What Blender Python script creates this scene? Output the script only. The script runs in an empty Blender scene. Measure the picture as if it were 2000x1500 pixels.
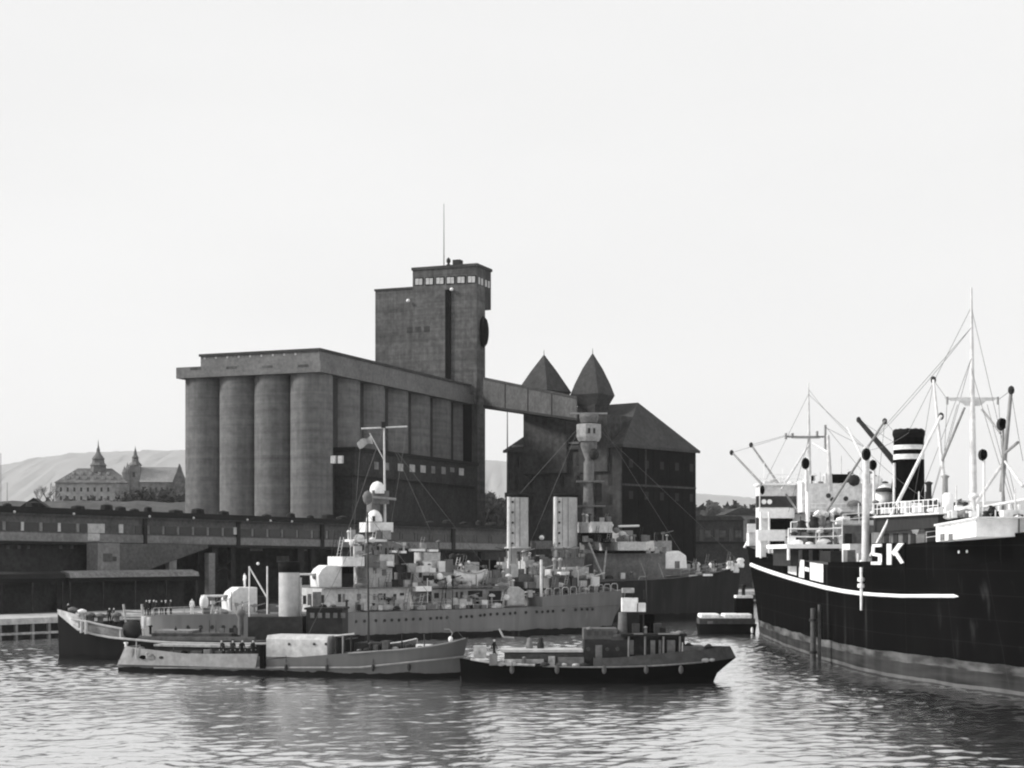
import bpy, math, random
from mathutils import Vector, Matrix
R = math.radians
random.seed(7)
SC = bpy.context.scene
COL = SC.collection
# ---------------------------------------------------------------- picture geometry (photo pixels -> metres)
F, YH, H = 3200.0, 1080.0, 11.0          # focal length (px), horizon row, eye height above the water


def P(px, py, D):
    return Vector(((px - 1000) / F * D, D, H + (YH - py) / F * D))


def zz(py, D):
    return H + (YH - py) / F * D


class Fr:
    """A vertical working frame on the water: s runs along it, t away to its left."""
    def __init__(self, ox, oy, deg):
        self.o = (ox, oy); a = R(deg)
        self.a = a; self.u = (math.cos(a), math.sin(a)); self.n = (-math.sin(a), math.cos(a))

    def w(self, s, t, z):
        return Vector((self.o[0] + s * self.u[0] + t * self.n[0], self.o[1] + s * self.u[1] + t * self.n[1], z))

    def s(self, px, t=0.0):
        r = (px - 1000) / F
        ox = self.o[0] + t * self.n[0]; oy = self.o[1] + t * self.n[1]
        return (r * oy - ox) / (self.u[0] - r * self.u[1])

    def D(self, px, t=0.0):
        return self.w(self.s(px, t), t, 0).y

    def z(self, px, py, t=0.0):
        return zz(py, self.D(px, t))

    def p(self, px, py, t=0.0):
        return self.w(self.s(px, t), t, self.z(px, py, t))


# ---------------------------------------------------------------- materials
def nodes(name):
    m = bpy.data.materials.new(name); m.use_nodes = True
    nt = m.node_tree; nt.nodes.clear()
    return m, nt, nt.nodes.new, nt.links.new


def mat(name, v, rough=.75, var=.22, sc=.35, sz=1.0, fine=2.2, finevar=.1, spec=.3, metal=0.0, streak=0.0, band=0.0, bump=0.0):
    """Neutral paint / stone: base value v broken by large stains, fine grain, runs down the face and level bands."""
    m, nt, N, L = nodes(name)
    out = N('ShaderNodeOutputMaterial'); b = N('ShaderNodeBsdfPrincipled'); L(b.outputs[0], out.inputs[0])
    tc = N('ShaderNodeTexCoord')

    def noise(sx, sy, s_z, det=5):
        mp = N('ShaderNodeMapping'); mp.inputs['Scale'].default_value = (sx, sy, s_z); L(tc.outputs['Object'], mp.inputs[0])
        n = N('ShaderNodeTexNoise'); n.inputs['Scale'].default_value = 1; n.inputs['Detail'].default_value = det
        n.inputs['Roughness'].default_value = .6
        L(mp.outputs[0], n.inputs[0]); return n.outputs[0]

    def math_(op, a, c):
        n = N('ShaderNodeMath'); n.operation = op
        for i, x in enumerate((a, c)):
            if isinstance(x, (int, float)): n.inputs[i].default_value = x
            else: L(x, n.inputs[i])
        return n.outputs[0]

    def centred(o, amt):                       # noise 0..1 -> 1 +- amt*2
        return math_('ADD', math_('MULTIPLY', math_('SUBTRACT', o, .5), amt * 4), 1.0)
    val = centred(noise(sc, sc, sc * sz), var * 1.4)
    val = math_('MULTIPLY', val, centred(noise(fine, fine, fine, 3), finevar * 2.4))
    if streak: val = math_('MULTIPLY', val, centred(noise(1.3, 1.3, .07, 4), streak))
    if band: val = math_('MULTIPLY', val, centred(noise(.03, .03, 1.1, 3), band))
    val = math_('MULTIPLY', val, v)
    val = math_('MAXIMUM', val, v * .25)
    cc = N('ShaderNodeCombineColor')
    for i in range(3): L(val, cc.inputs[i])
    L(cc.outputs[0], b.inputs['Base Color'])
    b.inputs['Roughness'].default_value = rough; b.inputs['Metallic'].default_value = metal
    b.inputs['Specular IOR Level'].default_value = spec
    if bump:
        bp = N('ShaderNodeBump'); bp.inputs['Strength'].default_value = .6; bp.inputs['Distance'].default_value = bump
        L(noise(fine, fine, fine, 4), bp.inputs['Height']); L(bp.outputs[0], b.inputs['Normal'])
    return m


def hullmat(name, top, boot, zb, slope=0.0, line=None, linew=.35, streak=.3, rough=.6, boot_var=.3, runs=0.0, edge=0.0):
    """Ship's side: paint above the boot-top line, weathered boot-top below it; runs of rust; optional pale waterline scum."""
    m, nt, N, L = nodes(name)
    out = N('ShaderNodeOutputMaterial'); b = N('ShaderNodeBsdfPrincipled'); L(b.outputs[0], out.inputs[0])
    geo = N('ShaderNodeNewGeometry'); sx = N('ShaderNodeSeparateXYZ'); L(geo.outputs['Position'], sx.inputs[0])

    def noise(a, c, d, det=4):
        mp = N('ShaderNodeMapping'); mp.inputs['Scale'].default_value = (a, c, d); L(geo.outputs['Position'], mp.inputs[0])
        n = N('ShaderNodeTexNoise'); n.inputs['Scale'].default_value = 1; n.inputs['Detail'].default_value = det
        L(mp.outputs[0], n.inputs[0]); return n.outputs[0]

    def M(op, *xs):
        n = N('ShaderNodeMath'); n.operation = op
        for i, x in enumerate(xs):
            if isinstance(x, (int, float)): n.inputs[i].default_value = x
            else: L(x, n.inputs[i])
        return n.outputs[0]

    def cen(o, amt): return M('ADD', M('MULTIPLY', M('SUBTRACT', o, .5), amt * 4), 1.0)
    run = cen(noise(.9, .35, .05), streak)
    z = M('ADD', sx.outputs[2], M('MULTIPLY', M('SUBTRACT', noise(.5, .18, .9), .5), .5 if edge else .9))
    z = M('ADD', z, M('MULTIPLY', sx.outputs[1], slope))
    below = M('LESS_THAN', z, zb)
    tv = M('MULTIPLY', M('MULTIPLY', cen(noise(.25, .25, .25), .12), run), top)
    bv = M('MULTIPLY', M('MULTIPLY', cen(noise(.35, .12, 1.6), boot_var), run), boot)
    val = M('ADD', M('MULTIPLY', tv, M('SUBTRACT', 1.0, below)), M('MULTIPLY', bv, below))
    if runs:                                   # sparse pale runs of rust and salt down the side
        rr = M('MULTIPLY', M('MAXIMUM', M('SUBTRACT', noise(1.6, .55, .035), .62), 0.0), runs * 6)
        val = M('ADD', val, M('MULTIPLY', rr, noise(.3, .3, .25)))
    if edge:                                   # plate laps: faint level and upright seams
        fz = M('FRACT', M('MULTIPLY', sx.outputs[2], .52)); fy = M('FRACT', M('MULTIPLY', sx.outputs[1], .135))
        sm_ = M('MAXIMUM', M('LESS_THAN', fz, .045), M('LESS_THAN', fy, .02))
        val = M('ADD', val, M('MULTIPLY', sm_, M('MULTIPLY', noise(.3, .2, .3), .009)))
    if edge:                                   # pale weathered top edge of the boot-top
        ed_ = M('MULTIPLY', M('GREATER_THAN', z, zb - .75), below)
        val = M('ADD', val, M('MULTIPLY', M('MULTIPLY', ed_, edge), M('MAXIMUM', M('SUBTRACT', noise(.6, .2, .8), .38), 0.0)))
    if line is not None:
        z2 = M('ADD', sx.outputs[2], M('MULTIPLY', M('SUBTRACT', noise(.4, .1, .5), .5), .4))
        inl = M('MULTIPLY', M('GREATER_THAN', z2, .12), M('LESS_THAN', z2, linew))
        val = M('ADD', M('MULTIPLY', val, M('SUBTRACT', 1.0, inl)), M('MULTIPLY', M('MULTIPLY', run, line), inl))
    val = M('MAXIMUM', val, .004)
    cc = N('ShaderNodeCombineColor')
    for i in range(3): L(val, cc.inputs[i])
    L(cc.outputs[0], b.inputs['Base Color'])
    b.inputs['Roughness'].default_value = rough; b.inputs['Specular IOR Level'].default_value = 0.0
    return m


M = dict(
    concrete=mat('silo concrete', .14, .9, .13, .10, .6, .8, .09, streak=.17, band=.2, spec=.1),
    concrete_pale=mat('pale silo concrete', .15, .9, .14, .2, 1, 1.5, .10, streak=.08, band=.06, spec=.1),
    brick_mid=mat('tower brickwork', .09, .95, .26, .12, .7, .9, .14, streak=.24, band=.26, spec=.05),
    brick_dark=mat('sooty shade-dark brick', .008, .95, .3, .2, 1, 1.5, .15, streak=.12, band=.1, spec=0),  # near-black to hold the shade of a face turned from the sun
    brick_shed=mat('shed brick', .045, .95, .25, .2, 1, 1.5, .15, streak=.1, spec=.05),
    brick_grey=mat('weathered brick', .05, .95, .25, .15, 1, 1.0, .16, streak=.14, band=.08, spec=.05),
    slate=mat('slate roof', .045, .8, .22, .15, 1, 1.2, .12, spec=.15),
    slate_dark=mat('dark slate', .05, .85, .2, .2, 1, 1.2, .12, spec=.1),
    bridgeclad=mat('bridge cladding', .07, .8, .25, .25, 1, 1.2, .15, streak=.15),
    board=mat('grey boarding', .085, .85, .22, .3, 1, 2, .15, streak=.15),
    board_light=mat('pale boarding', .18, .85, .18, .3, 1, 2, .12, streak=.12),
    board_dark=mat('tarred shade-dark boarding', .035, .9, .3, .3, 1, 2, .15),  # some uses hold shade in its colour: canopy interiors, gaps between silo cylinders
    tar=mat('tar roofing', .012, .9, .3, .4),
    roof_pale=mat('snow dusted roofing', .17, .8, .25, .5, 1, 2, .15),
    pane_pale=mat('pale window pane', .42, .35, .2, .8, spec=.5),
    pane_dark=mat('dark window pane', .02, .3, .3, .8, spec=.5),
    plaster=mat('old plaster', .34, .9, .18, .15, 1, .6, .1),  # this and the next two carry some of the castle's haze as paler colour
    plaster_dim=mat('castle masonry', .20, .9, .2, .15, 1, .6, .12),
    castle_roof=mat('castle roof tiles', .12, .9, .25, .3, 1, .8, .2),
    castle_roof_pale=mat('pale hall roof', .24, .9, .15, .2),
    wood=mat('old timber', .06, .9, .3, .6, 1, 2, .2),
    wood_pale=mat('bleached timber', .30, .9, .2, .6, 1, 2, .2),
    quay=mat('quay paving', .36, .95, .22, .22, 1, 1.3, .14, spec=.1),
    earth=mat('yard ground', .06, .95, .3, .05, 1, .5, .15, spec=.05),
    warship=mat('warship grey', .25, .6, .2, .4, 1, 2.5, .1, streak=.14),
    warship_light=mat('light warship grey', .42, .6, .18, .5, 1, 2.5, .1, streak=.12),
    warship_mid=mat('mid warship grey', .12, .7, .25, .5, 1, 2.5, .12, streak=.14),
    canvas=mat('white canvas', .74, .9, .10, .8, 1, 3, .06, spec=.1),
    turret=mat('turret paint', .64, .6, .10, .6, 1, 2.5, .06),
    funnel_grey=mat('funnel grey', .40, .6, .12, .4, 1, 2, .07, streak=.1),
    soot=mat('soot black', .006, .85, .3, .8, spec=.1),
    white=mat('ship white', .86, .5, .06, .5, 1, 2, .04, streak=.05),
    offwhite=mat('worn ship white', .68, .55, .12, .5, 1, 2, .08, streak=.12),
    mast_grey=mat('mast paint', .58, .5, .1, .4),
    mast_dark=mat('dark spar', .03, .7, .2, .8),
    spar=mat('oiled spar', .24, .7, .2, .6),
    black=mat('black paint', .005, .7, .3, .8, spec=.0),
    dark=mat('dark gear', .022, .8, .3, 1.2, spec=.2),
    cabin_grey=mat('cabin paint', .40, .7, .16, .6, 1, 2, .1, streak=.15),
    rail_pale=mat('weathered rail paint', .34, .7, .2, .8, 1, 2, .1),
    midgear=mat('worn gear', .14, .8, .3, 1.2),
    wire=mat('steel wire', .10, .6, .2, 1),
    launch=mat('launch grey', .11, .6, .14, .4, 1, 2, .09, streak=.14),
    launch_light=mat('launch bulwark', .19, .6, .16, .4, 1, 2, .09, streak=.16),
    tugside=mat('tug bulwark', .045, .7, .3, .6, 1, 2, .15),
    snowtop=mat('snow on tarpaulin', .78, .9, .1, .9),
    rust=mat('steamer bow paint', .32, .8, .22, .9, 1, 2, .15, streak=.2),
    twig=mat('bare twigs', .055, .95, .3, 1.2),
    scrub=mat('scrub', .045, .95, .35, .4),
    hill=mat('far hillside', .25, .95, .10, .0012, 1, .008, .03, spec=.0),  # pale base carries part of the distance haze in its colour
    mound=mat('castle mound', .06, .95, .3, .05, 1, .3, .2),
    skin=mat('skin', .42, .7, .05, 3), cloth_dark=mat('navy cloth', .012, .9, .2, 3), cloth_white=mat('white cloth', .78, .9, .06, 3),
)


def clutter(fr, root, runs, seed, dens=.5, tones=('warship', 'warship_light', 'warship_mid', 'dark', 'midgear', 'warship_mid'), scale=1.0, guns=False):
    """small deck fittings along deck lines: runs of (px0, px1, y of the deck, t)"""
    rn = random.Random(seed)
    for px0, px1, y0, y1, t in runs:
        n = max(1, int((px1 - px0) / 7 * dens))
        for i in range(n):
            px = px0 + (px1 - px0) * (i + rn.random()) / n; y = y0 + (y1 - y0) * (px - px0) / max(1, px1 - px0)
            tt_ = t + rn.uniform(-.25, .25); q = fr.w(fr.s(px, tt_), tt_, fr.z(px, y, tt_) - .05); m = rn.choice(tones); k = rn.random(); sc = scale * rn.uniform(.7, 1.3)
            s_ = fr.s(px, tt_); z = q.z
            if k < .34: MB().boxf(fr, s_ - .35 * sc, s_ + .35 * sc, tt_ - .25, tt_ + .25, z, z + rn.uniform(.4, 1.1) * sc).build('deck_locker', m, root)
            elif k < .48: MB().lathe(q, [(.13, 0), (.12, .9 * sc), (.3 * sc, .95 * sc), (.26 * sc, 1.1 * sc), (.04, 1.2 * sc)], 9).build('mushroom_vent', m, root)
            elif k < .62: MB().tube(q, q + Vector((0, 0, rn.uniform(1.4, 2.6) * sc)), .07, .05, n=6).build('stanchion', m, root)
            elif k < .74: MB().boxf(fr, s_ - .55 * sc, s_ + .55 * sc, tt_ - .3, tt_ + .3, z, z + .3).ball(fr.w(s_, tt_, z + .3), .6 * sc, .35, .3 * sc, 9).build('covered_gear', m, root)
            elif k < .88 and guns:
                a = rn.choice((-1, 1)); c = q + Vector((0, 0, 1.1 * sc)); d = Vector((fr.u[0] * a, fr.u[1] * a, .25))
                MB().tube(q, c, .16, .1, n=7).boxf(fr, s_ - .25, s_ + .25, tt_ - .2, tt_ + .2, c.z - .1, c.z + .3).tube(c, c + d * 1.7 * sc, .07, .05, n=6).build('small_gun', m, root)
            elif not guns: MB().ball(q + Vector((0, 0, .12)), .42 * sc, .42 * sc, .22 * sc, 10).build('rope_coil', m, root)
            else:
                mb = MB(); dx = Vector((fr.u[0], fr.u[1], 0)) * .22; up = Vector((fr.u[0] * .5, fr.u[1] * .5, 2.1 * sc))
                mb.tube(q - dx, q - dx + up, .04, n=5).tube(q + dx, q + dx + up, .04, n=5)
                for r_ in range(1, 6): mb.tube(q - dx + up * r_ / 6, q + dx + up * r_ / 6, .03, n=4)
                mb.build('ladder', m, root)


M['hull_freighter'] = hullmat('freighter side', .004, .036, 2.95, .0045, line=.11, linew=.42, streak=.4, rough=.65, boot_var=.45, runs=.045, edge=.34)
M['hull_warship'] = hullmat('warship side', .175, .02, .75, 0, streak=.22, runs=.1)
M['hull_cruiser'] = hullmat('cruiser side', .024, .012, 1.0, 0, streak=.3, runs=.05)
M['hull_steamer'] = hullmat('steamer side', .014, .012, .5, 0, streak=.2)
M['hull_tug'] = hullmat('tug side', .004, .006, .4, 0, streak=.2)
M['hull_launch'] = hullmat('launch side', .105, .012, .42, 0, streak=.14)
M['hull_barge'] = hullmat('barge side', .007, .006, .3, 0)


# ---------------------------------------------------------------- mesh builder (world coordinates)
class MB:
    def __init__(self):
        self.v, self.f, self.sm = [], [], []

    def add(self, vs, fs, smooth=False):
        o = len(self.v); self.v += [Vector(p) for p in vs]
        for f in fs:
            self.f.append([i + o for i in f]); self.sm.append(smooth)
        return self

    def hexa(self, a):                                  # 8 points: bottom ring, top ring
        return self.add(a, [(3, 2, 1, 0), (4, 5, 6, 7), (0, 1, 5, 4), (1, 2, 6, 5), (2, 3, 7, 6), (3, 0, 4, 7)])

    def box(self, x0, x1, y0, y1, z0, z1):
        return self.hexa([(x0, y0, z0), (x1, y0, z0), (x1, y1, z0), (x0, y1, z0), (x0, y0, z1), (x1, y0, z1), (x1, y1, z1), (x0, y1, z1)])

    def boxf(self, fr, s0, s1, t0, t1, z0, z1, z0b=None, z1b=None):      # z?b: heights at s1 (sloping ends)
        z0b = z0 if z0b is None else z0b; z1b = z1 if z1b is None else z1b
        w = fr.w
        return self.hexa([w(s0, t0, z0), w(s1, t0, z0b), w(s1, t1, z0b), w(s0, t1, z0), w(s0, t0, z1), w(s1, t0, z1b), w(s1, t1, z1b), w(s0, t1, z1)])

    def prismf(self, fr, pts, t0, t1):                  # polygon of (s, z), pushed from t0 to t1
        n = len(pts)
        vs = [fr.w(s, t0, z) for s, z in pts] + [fr.w(s, t1, z) for s, z in pts]
        fs = [tuple(range(n)), tuple(range(2 * n - 1, n - 1, -1))]
        fs += [((i + 1) % n, i, n + i, n + (i + 1) % n) for i in range(n)]
        return self.add(vs, fs)

    def tube(self, p, q, r0, r1=None, n=8, cap=True):
        p, q = Vector(p), Vector(q); r1 = r0 if r1 is None else r1
        d = (q - p).normalized(); a = d.orthogonal().normalized(); b = d.cross(a)
        vs = []
        for c, r in ((p, r0), (q, r1)):
            vs += [c + (a * math.cos(2 * math.pi * i / n) + b * math.sin(2 * math.pi * i / n)) * r for i in range(n)]
        self.add(vs, [(i, (i + 1) % n, n + (i + 1) % n, n + i) for i in range(n)], True)
        if cap: self.add(vs[:n], [tuple(range(n - 1, -1, -1))]).add(vs[n:], [tuple(range(n))])
        return self

    def path(self, pts, r, n=6):
        for a, b in zip(pts, pts[1:]): self.tube(a, b, r, n=n)
        return self

    def lathe(self, c, prof, n=20, sx=1.0, sy=1.0, ang=0.0, smooth=True):   # prof: (r, z)
        ca, sa = math.cos(ang), math.sin(ang); vs = []
        for r, z in prof:
            for i in range(n):
                a = 2 * math.pi * i / n; x, y = r * sx * math.cos(a), r * sy * math.sin(a)
                vs.append((c[0] + x * ca - y * sa, c[1] + x * sa + y * ca, c[2] + z))
        fs = []
        for k in range(len(prof) - 1):
            fs += [(k * n + i, k * n + (i + 1) % n, (k + 1) * n + (i + 1) % n, (k + 1) * n + i) for i in range(n)]
        self.add(vs, fs, smooth)
        m = len(prof) - 1
        self.add(vs[:n], [tuple(range(n - 1, -1, -1))]); self.add(vs[m * n:], [tuple(range(n))])
        return self

    def ball(self, c, rx, ry=None, rz=None, n=14, lo=-1.0, hi=1.0):
        ry = rx if ry is None else ry; rz = rx if rz is None else rz
        pr = []
        for k in range(9):
            u = lo + (hi - lo) * k / 8; a = math.asin(max(-1, min(1, u)))
            pr.append((max(.02, math.cos(a)), math.sin(a) * rz))
        return self.lathe(c, pr, n, rx, ry)

    def disc(self, c, nrm, r, th=.06, n=12, sx=1.0):
        nrm = Vector(nrm).normalized()
        side = nrm.cross(Vector((0, 0, 1))).normalized(); up = side.cross(nrm)
        vs = []
        for k in (0, 1):
            vs += [Vector(c) + nrm * (th * k) + (side * math.cos(2 * math.pi * i / n) * sx + up * math.sin(2 * math.pi * i / n)) * r for i in range(n)]
        return self.add(vs, [tuple(range(n - 1, -1, -1)), tuple(range(n, 2 * n))] + [(i, (i + 1) % n, n + (i + 1) % n, n + i) for i in range(n)])

    def build(self, name, m, parent=None, bevel=0.0):
        org = Vector(parent['_o']) if parent is not None else Vector((0, 0, 0))
        me = bpy.data.meshes.new(name)
        me.from_pydata([tuple(p - org) for p in self.v], [], self.f)
        for p, s in zip(me.polygons, self.sm): p.use_smooth = s
        me.validate(); me.update()
        for k in (m if isinstance(m, (list, tuple)) else [m]): me.materials.append(M[k])
        o = bpy.data.objects.new(name, me); COL.objects.link(o)
        if parent is not None: o.parent = parent['_root']
        if bevel:
            b = o.modifiers.new('bevel', 'BEVEL'); b.width = bevel; b.segments = 2; b.limit_method = 'ANGLE'
        return o


def thing(name, loc, label, cat, group=None):
    e = bpy.data.objects.new(name, None); COL.objects.link(e); e.location = loc; e.empty_display_size = .5
    e['label'] = label; e['category'] = cat
    if group: e['group'] = group
    return {'_o': tuple(loc), '_root': e}


def sub(root, o):                     # a handle that hangs sub-parts on part o
    return {'_o': root['_o'], '_root': o}


def single(o, label, cat, group=None, kind=None):
    if label: o['label'] = label
    if cat: o['category'] = cat
    if group: o['group'] = group
    if kind: o['kind'] = kind
    return o


def dup_tree(e, loc, rot=0.0, label=None):
    c = e.copy(); COL.objects.link(c); c.location = loc; c.rotation_euler = (0, 0, rot)
    if label: c['label'] = label
    for ch in list(e.children):
        k = ch.copy(); COL.objects.link(k); k.parent = c
        for g in list(ch.children):
            q = g.copy(); COL.objects.link(q); q.parent = k
    return c


def pbox(fr, name, m, root, px0, px1, py0, py1, t0, t1, mind=.25, bevel=0.0):
    """A box part whose silhouette runs from px0 to px1 and py0 (top) to py1 (bottom)."""
    s0 = fr.s(px0, t1 if fr.a > 0 else t0); s1 = fr.s(px1, t0 if fr.a > 0 else t1)
    if s1 - s0 < mind: c = (s0 + s1) / 2; s0, s1 = c - mind / 2, c + mind / 2
    pc = (px0 + px1) / 2
    return MB().boxf(fr, s0, s1, t0, t1, fr.z(pc, py1, t0), fr.z(pc, py0, t0)).build(name, m, root, bevel)


def face_box(fr, name, m, root, px0, px1, py0, py1, t, proud=.06, deep=.1):
    """A pane or plate on the face at depth t, standing proud of it toward the viewer."""
    pc = (px0 + px1) / 2
    return MB().boxf(fr, fr.s(px0, t), fr.s(px1, t), t - proud, t + deep, fr.z(pc, py1, t), fr.z(pc, py0, t)).build(name, m, root)


def hull_data(fr, st, levels=(-.8, 0., .35, .7, 1.)):
    """st: (s_deck, s_water, half breadth deck, half breadth water, z deck) -> station rings of (s, hb, z)."""
    rings = []
    for sd, sw, hd, hw, zd in st:
        ring = []
        for l in levels:
            if l <= 0: ring.append((sw, hw * (1.0 if l == 0 else .8), l))
            else:
                k = l ** 1.2
                ring.append((sw + (sd - sw) * k, hw + (hd - hw) * k, zd * l))
        rings.append(ring)
    return rings


def refine(st, n=5):
    """Catmull-Rom through the stations so the sheer and plan curves run smoothly."""
    out = []
    for i in range(len(st) - 1):
        p0, p1, p2, p3 = st[max(i - 1, 0)], st[i], st[i + 1], st[min(i + 2, len(st) - 1)]
        for k in range(n):
            u = k / n
            q = []
            for a, b, c, d in zip(p0, p1, p2, p3):
                q.append(.5 * (2 * b + (c - a) * u + (2 * a - 5 * b + 4 * c - d) * u * u + (3 * b - a - 3 * c + d) * u ** 3))
            q[2] = max(.04, q[2]); q[3] = max(.04, q[3]); out.append(tuple(q))
    out.append(st[-1]); return out


def hull_mb(fr, st, deck_drop=0.0):
    rings = hull_data(fr, st); nl = len(rings[0]); vs = []; mb = MB()
    for ring in rings:
        for s, hb, z in ring: vs.append(fr.w(s, -hb, z))
        for s, hb, z in ring: vs.append(fr.w(s, hb, z))
    fs = []; w = 2 * nl
    for i in range(len(rings) - 1):
        for k in range(nl - 1):
            a = i * w + k; b = (i + 1) * w + k
            fs.append((a, b, b + 1, a + 1)); a += nl; b += nl; fs.append((b, a, a + 1, b + 1))
    mb.add(vs, fs, True)
    n = len(rings) - 1
    mb.add(vs[:nl] + vs[nl:2 * nl], [(*range(nl), *range(2 * nl - 1, nl - 1, -1))])
    mb.add(vs[n * w:n * w + nl] + vs[n * w + nl:], [(*range(nl - 1, -1, -1), *range(nl, 2 * nl))])
    return mb


def deck_mb(fr, st, drop=.02, inset=.08):
    rings = hull_data(fr, st); mb = MB(); vs = []
    for r in rings:
        s, hb, z = r[-1]; hb = max(.02, hb - inset)
        vs += [fr.w(s, -hb, z - drop), fr.w(s, hb, z - drop)]
    mb.add(vs, [(2 * i, 2 * i + 2, 2 * i + 3, 2 * i + 1) for i in range(len(rings) - 1)])
    return mb


def hull_hb(fr, st, s, z):
    """half breadth of the hull at station s and height z (and the s at that height)."""
    best = None
    for a, b in zip(st, st[1:]):
        def at(q):
            sd, sw, hd, hw, zd = q
            k = max(0.0, min(1.0, z / zd)) ** 1.2
            return sw + (sd - sw) * k, hw + (hd - hw) * k
        sa, ha = at(a); sb, hb = at(b)
        if min(sa, sb) - 1e-6 <= s <= max(sa, sb) + 1e-6:
            u = 0 if abs(sb - sa) < 1e-9 else (s - sa) / (sb - sa)
            return ha + (hb - ha) * u
    return st[0][2] if s < st[0][0] else st[-1][2]


def rail(fr_pts, hgt, r, m, root, step=2.0, rails=2, name='railing'):
    mb = MB()
    for a, b in zip(fr_pts, fr_pts[1:]):
        a, b = Vector(a), Vector(b)
        for k in range(1, rails + 1):
            o = Vector((0, 0, hgt * k / rails)); mb.tube(a + o, b + o, r, n=5)
        n = max(1, int((b - a).length / step))
        for i in range(n + 1):
            q = a.lerp(b, i / n); mb.tube(q, q + Vector((0, 0, hgt)), r, n=5)
    return mb.build(name, m, root)


# ---------------------------------------------------------------- people
def make_person(pose, cloth, skin='skin'):
    """One continuous figure grown from a skeleton, feet at the origin, facing -Y; 1.75 m tall."""
    lean = {'stand': 0, 'walk': 0, 'bend': .35}[pose]
    V, E, RR = [], [], []

    def add(p, r, par=None):
        V.append(p); RR.append(r)
        if par is not None: E.append((par, len(V) - 1))
        return len(V) - 1
    st = .0 if pose != 'walk' else .22
    pel = add((0, 0, .95), .155)
    wa = add((0, -.02 - lean * .1, 1.12), .14, pel); ch = add((0, -.02 - lean * .4, 1.33), .17, wa)
    nk = add((0, -.01 - lean * .6, 1.49), .06, ch); hd = add((0, -.03 - lean * .75, 1.58), .095, nk); add((0, -.03 - lean * .75, 1.70), .085, hd)
    for sx in (-1, 1):
        hp = add((sx * .10, 0, .88), .10, pel); kn = add((sx * .115, -.03 + sx * st * .6, .50), .07, hp)
        an = add((sx * .12, .02 + sx * st, .09), .048, kn); add((sx * .13, -.13 + sx * st, .045), .045, an)
        sh = add((sx * .19, -.01 - lean * .45, 1.40), .07, ch); el = add((sx * .25, .03 - sx * st * .5 - lean * .5, 1.12), .05, sh)
        wr = add((sx * .26, -.07 - sx * st * .8 - lean * .6, .88), .038, el); add((sx * .25, -.10 - sx * st * .8 - lean * .65, .78), .04, wr)
    me = bpy.data.meshes.new('person_skeleton'); me.from_pydata(V, E, [])
    o = bpy.data.objects.new('person_skeleton', me); COL.objects.link(o)
    md = o.modifiers.new('skin', 'SKIN')
    for i, sv in enumerate(me.skin_vertices[0].data):
        sv.radius = (RR[i], RR[i]); sv.use_root = i == 0
    o.modifiers.new('sub', 'SUBSURF').levels = 1
    dg = bpy.context.evaluated_depsgraph_get()
    body = bpy.data.meshes.new_from_object(o.evaluated_get(dg)); body.name = 'person_' + pose
    bpy.data.objects.remove(o)
    body.materials.clear(); body.materials.append(M[cloth]); body.materials.append(M[skin])
    for p in body.polygons:
        p.use_smooth = True
        if p.center.z > 1.50 or (abs(p.center.x) > .2 and p.center.z < .86 and p.center.z > .7): p.material_index = 1
    return body


PB = {}


def person(at, label, pose='stand', cloth='cloth_dark', rot=0.0, cap=None, group=None, scale=1.0):
    k = (pose, cloth)
    if k not in PB: PB[k] = make_person(pose, cloth)
    o = bpy.data.objects.new('person', PB[k]); COL.objects.link(o)
    o.location = at; o.rotation_euler = (0, 0, rot); o.scale = (scale,) * 3
    single(o, label, 'person', group)
    if cap:
        if ('cap', cap) not in PB:
            mb = MB().lathe((0, -.03, 1.70), [(.095, 0), (.135, .05), (.13, .075), (.02, .085)], 12)
            c = mb.build('cap', cap); PB[('cap', cap)] = c.data; bpy.data.objects.remove(c)
        c = bpy.data.objects.new('cap', PB[('cap', cap)]); COL.objects.link(c); c.parent = o
    return o
# ================================================================ camera, sky, sun, air
cam = bpy.data.cameras.new('camera'); co = bpy.data.objects.new('camera', cam); COL.objects.link(co)
co.location = (0, 0, H); co.rotation_euler = (R(90), 0, 0)
cam.sensor_fit = 'HORIZONTAL'; cam.sensor_width = 36; cam.lens = 36 * F / 2000
cam.shift_y = (YH - 750) / 2000; cam.clip_start = .5; cam.clip_end = 60000
SC.camera = co
SC.view_settings.view_transform = 'Standard'; SC.view_settings.look = 'None'; SC.view_settings.exposure = 0.2
SC.cycles.filter_width = 2.1
SC.cycles.max_bounces = 6; SC.cycles.volume_bounces = 2

WAVE_SLOPE = .125
SUN_EL, SUN_AZ = 34.0, 266.0            # azimuth of the sun, degrees clockwise from +Y (behind the left shoulder)
w = bpy.data.worlds.new('World'); SC.world = w; w.use_nodes = True
nt = w.node_tree; nt.nodes.clear(); N = nt.nodes.new; L = nt.links.new
sky = N('ShaderNodeTexSky'); sky.sky_type = 'NISHITA'; sky.sun_disc = False
sky.sun_elevation = R(SUN_EL); sky.sun_rotation = R(SUN_AZ); sky.air_density = 2.0; sky.dust_density = 6.0
bw = N('ShaderNodeRGBToBW'); L(sky.outputs[0], bw.inputs[0])
pw = N('ShaderNodeMath'); pw.operation = 'POWER'; pw.inputs[1].default_value = .03; L(bw.outputs[0], pw.inputs[0])
tcw = N('ShaderNodeTexCoord'); mpw = N('ShaderNodeMapping'); mpw.inputs['Scale'].default_value = (1.2, 1.2, 4); L(tcw.outputs['Generated'], mpw.inputs[0])
nz = N('ShaderNodeTexNoise'); nz.inputs['Scale'].default_value = 1.6; nz.inputs['Detail'].default_value = 3; L(mpw.outputs[0], nz.inputs[0])
mr = N('ShaderNodeMapRange'); mr.inputs[1].default_value = .25; mr.inputs[2].default_value = .75; mr.inputs[3].default_value = 7.3; mr.inputs[4].default_value = 8.0
L(nz.outputs[0], mr.inputs[0])
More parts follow.
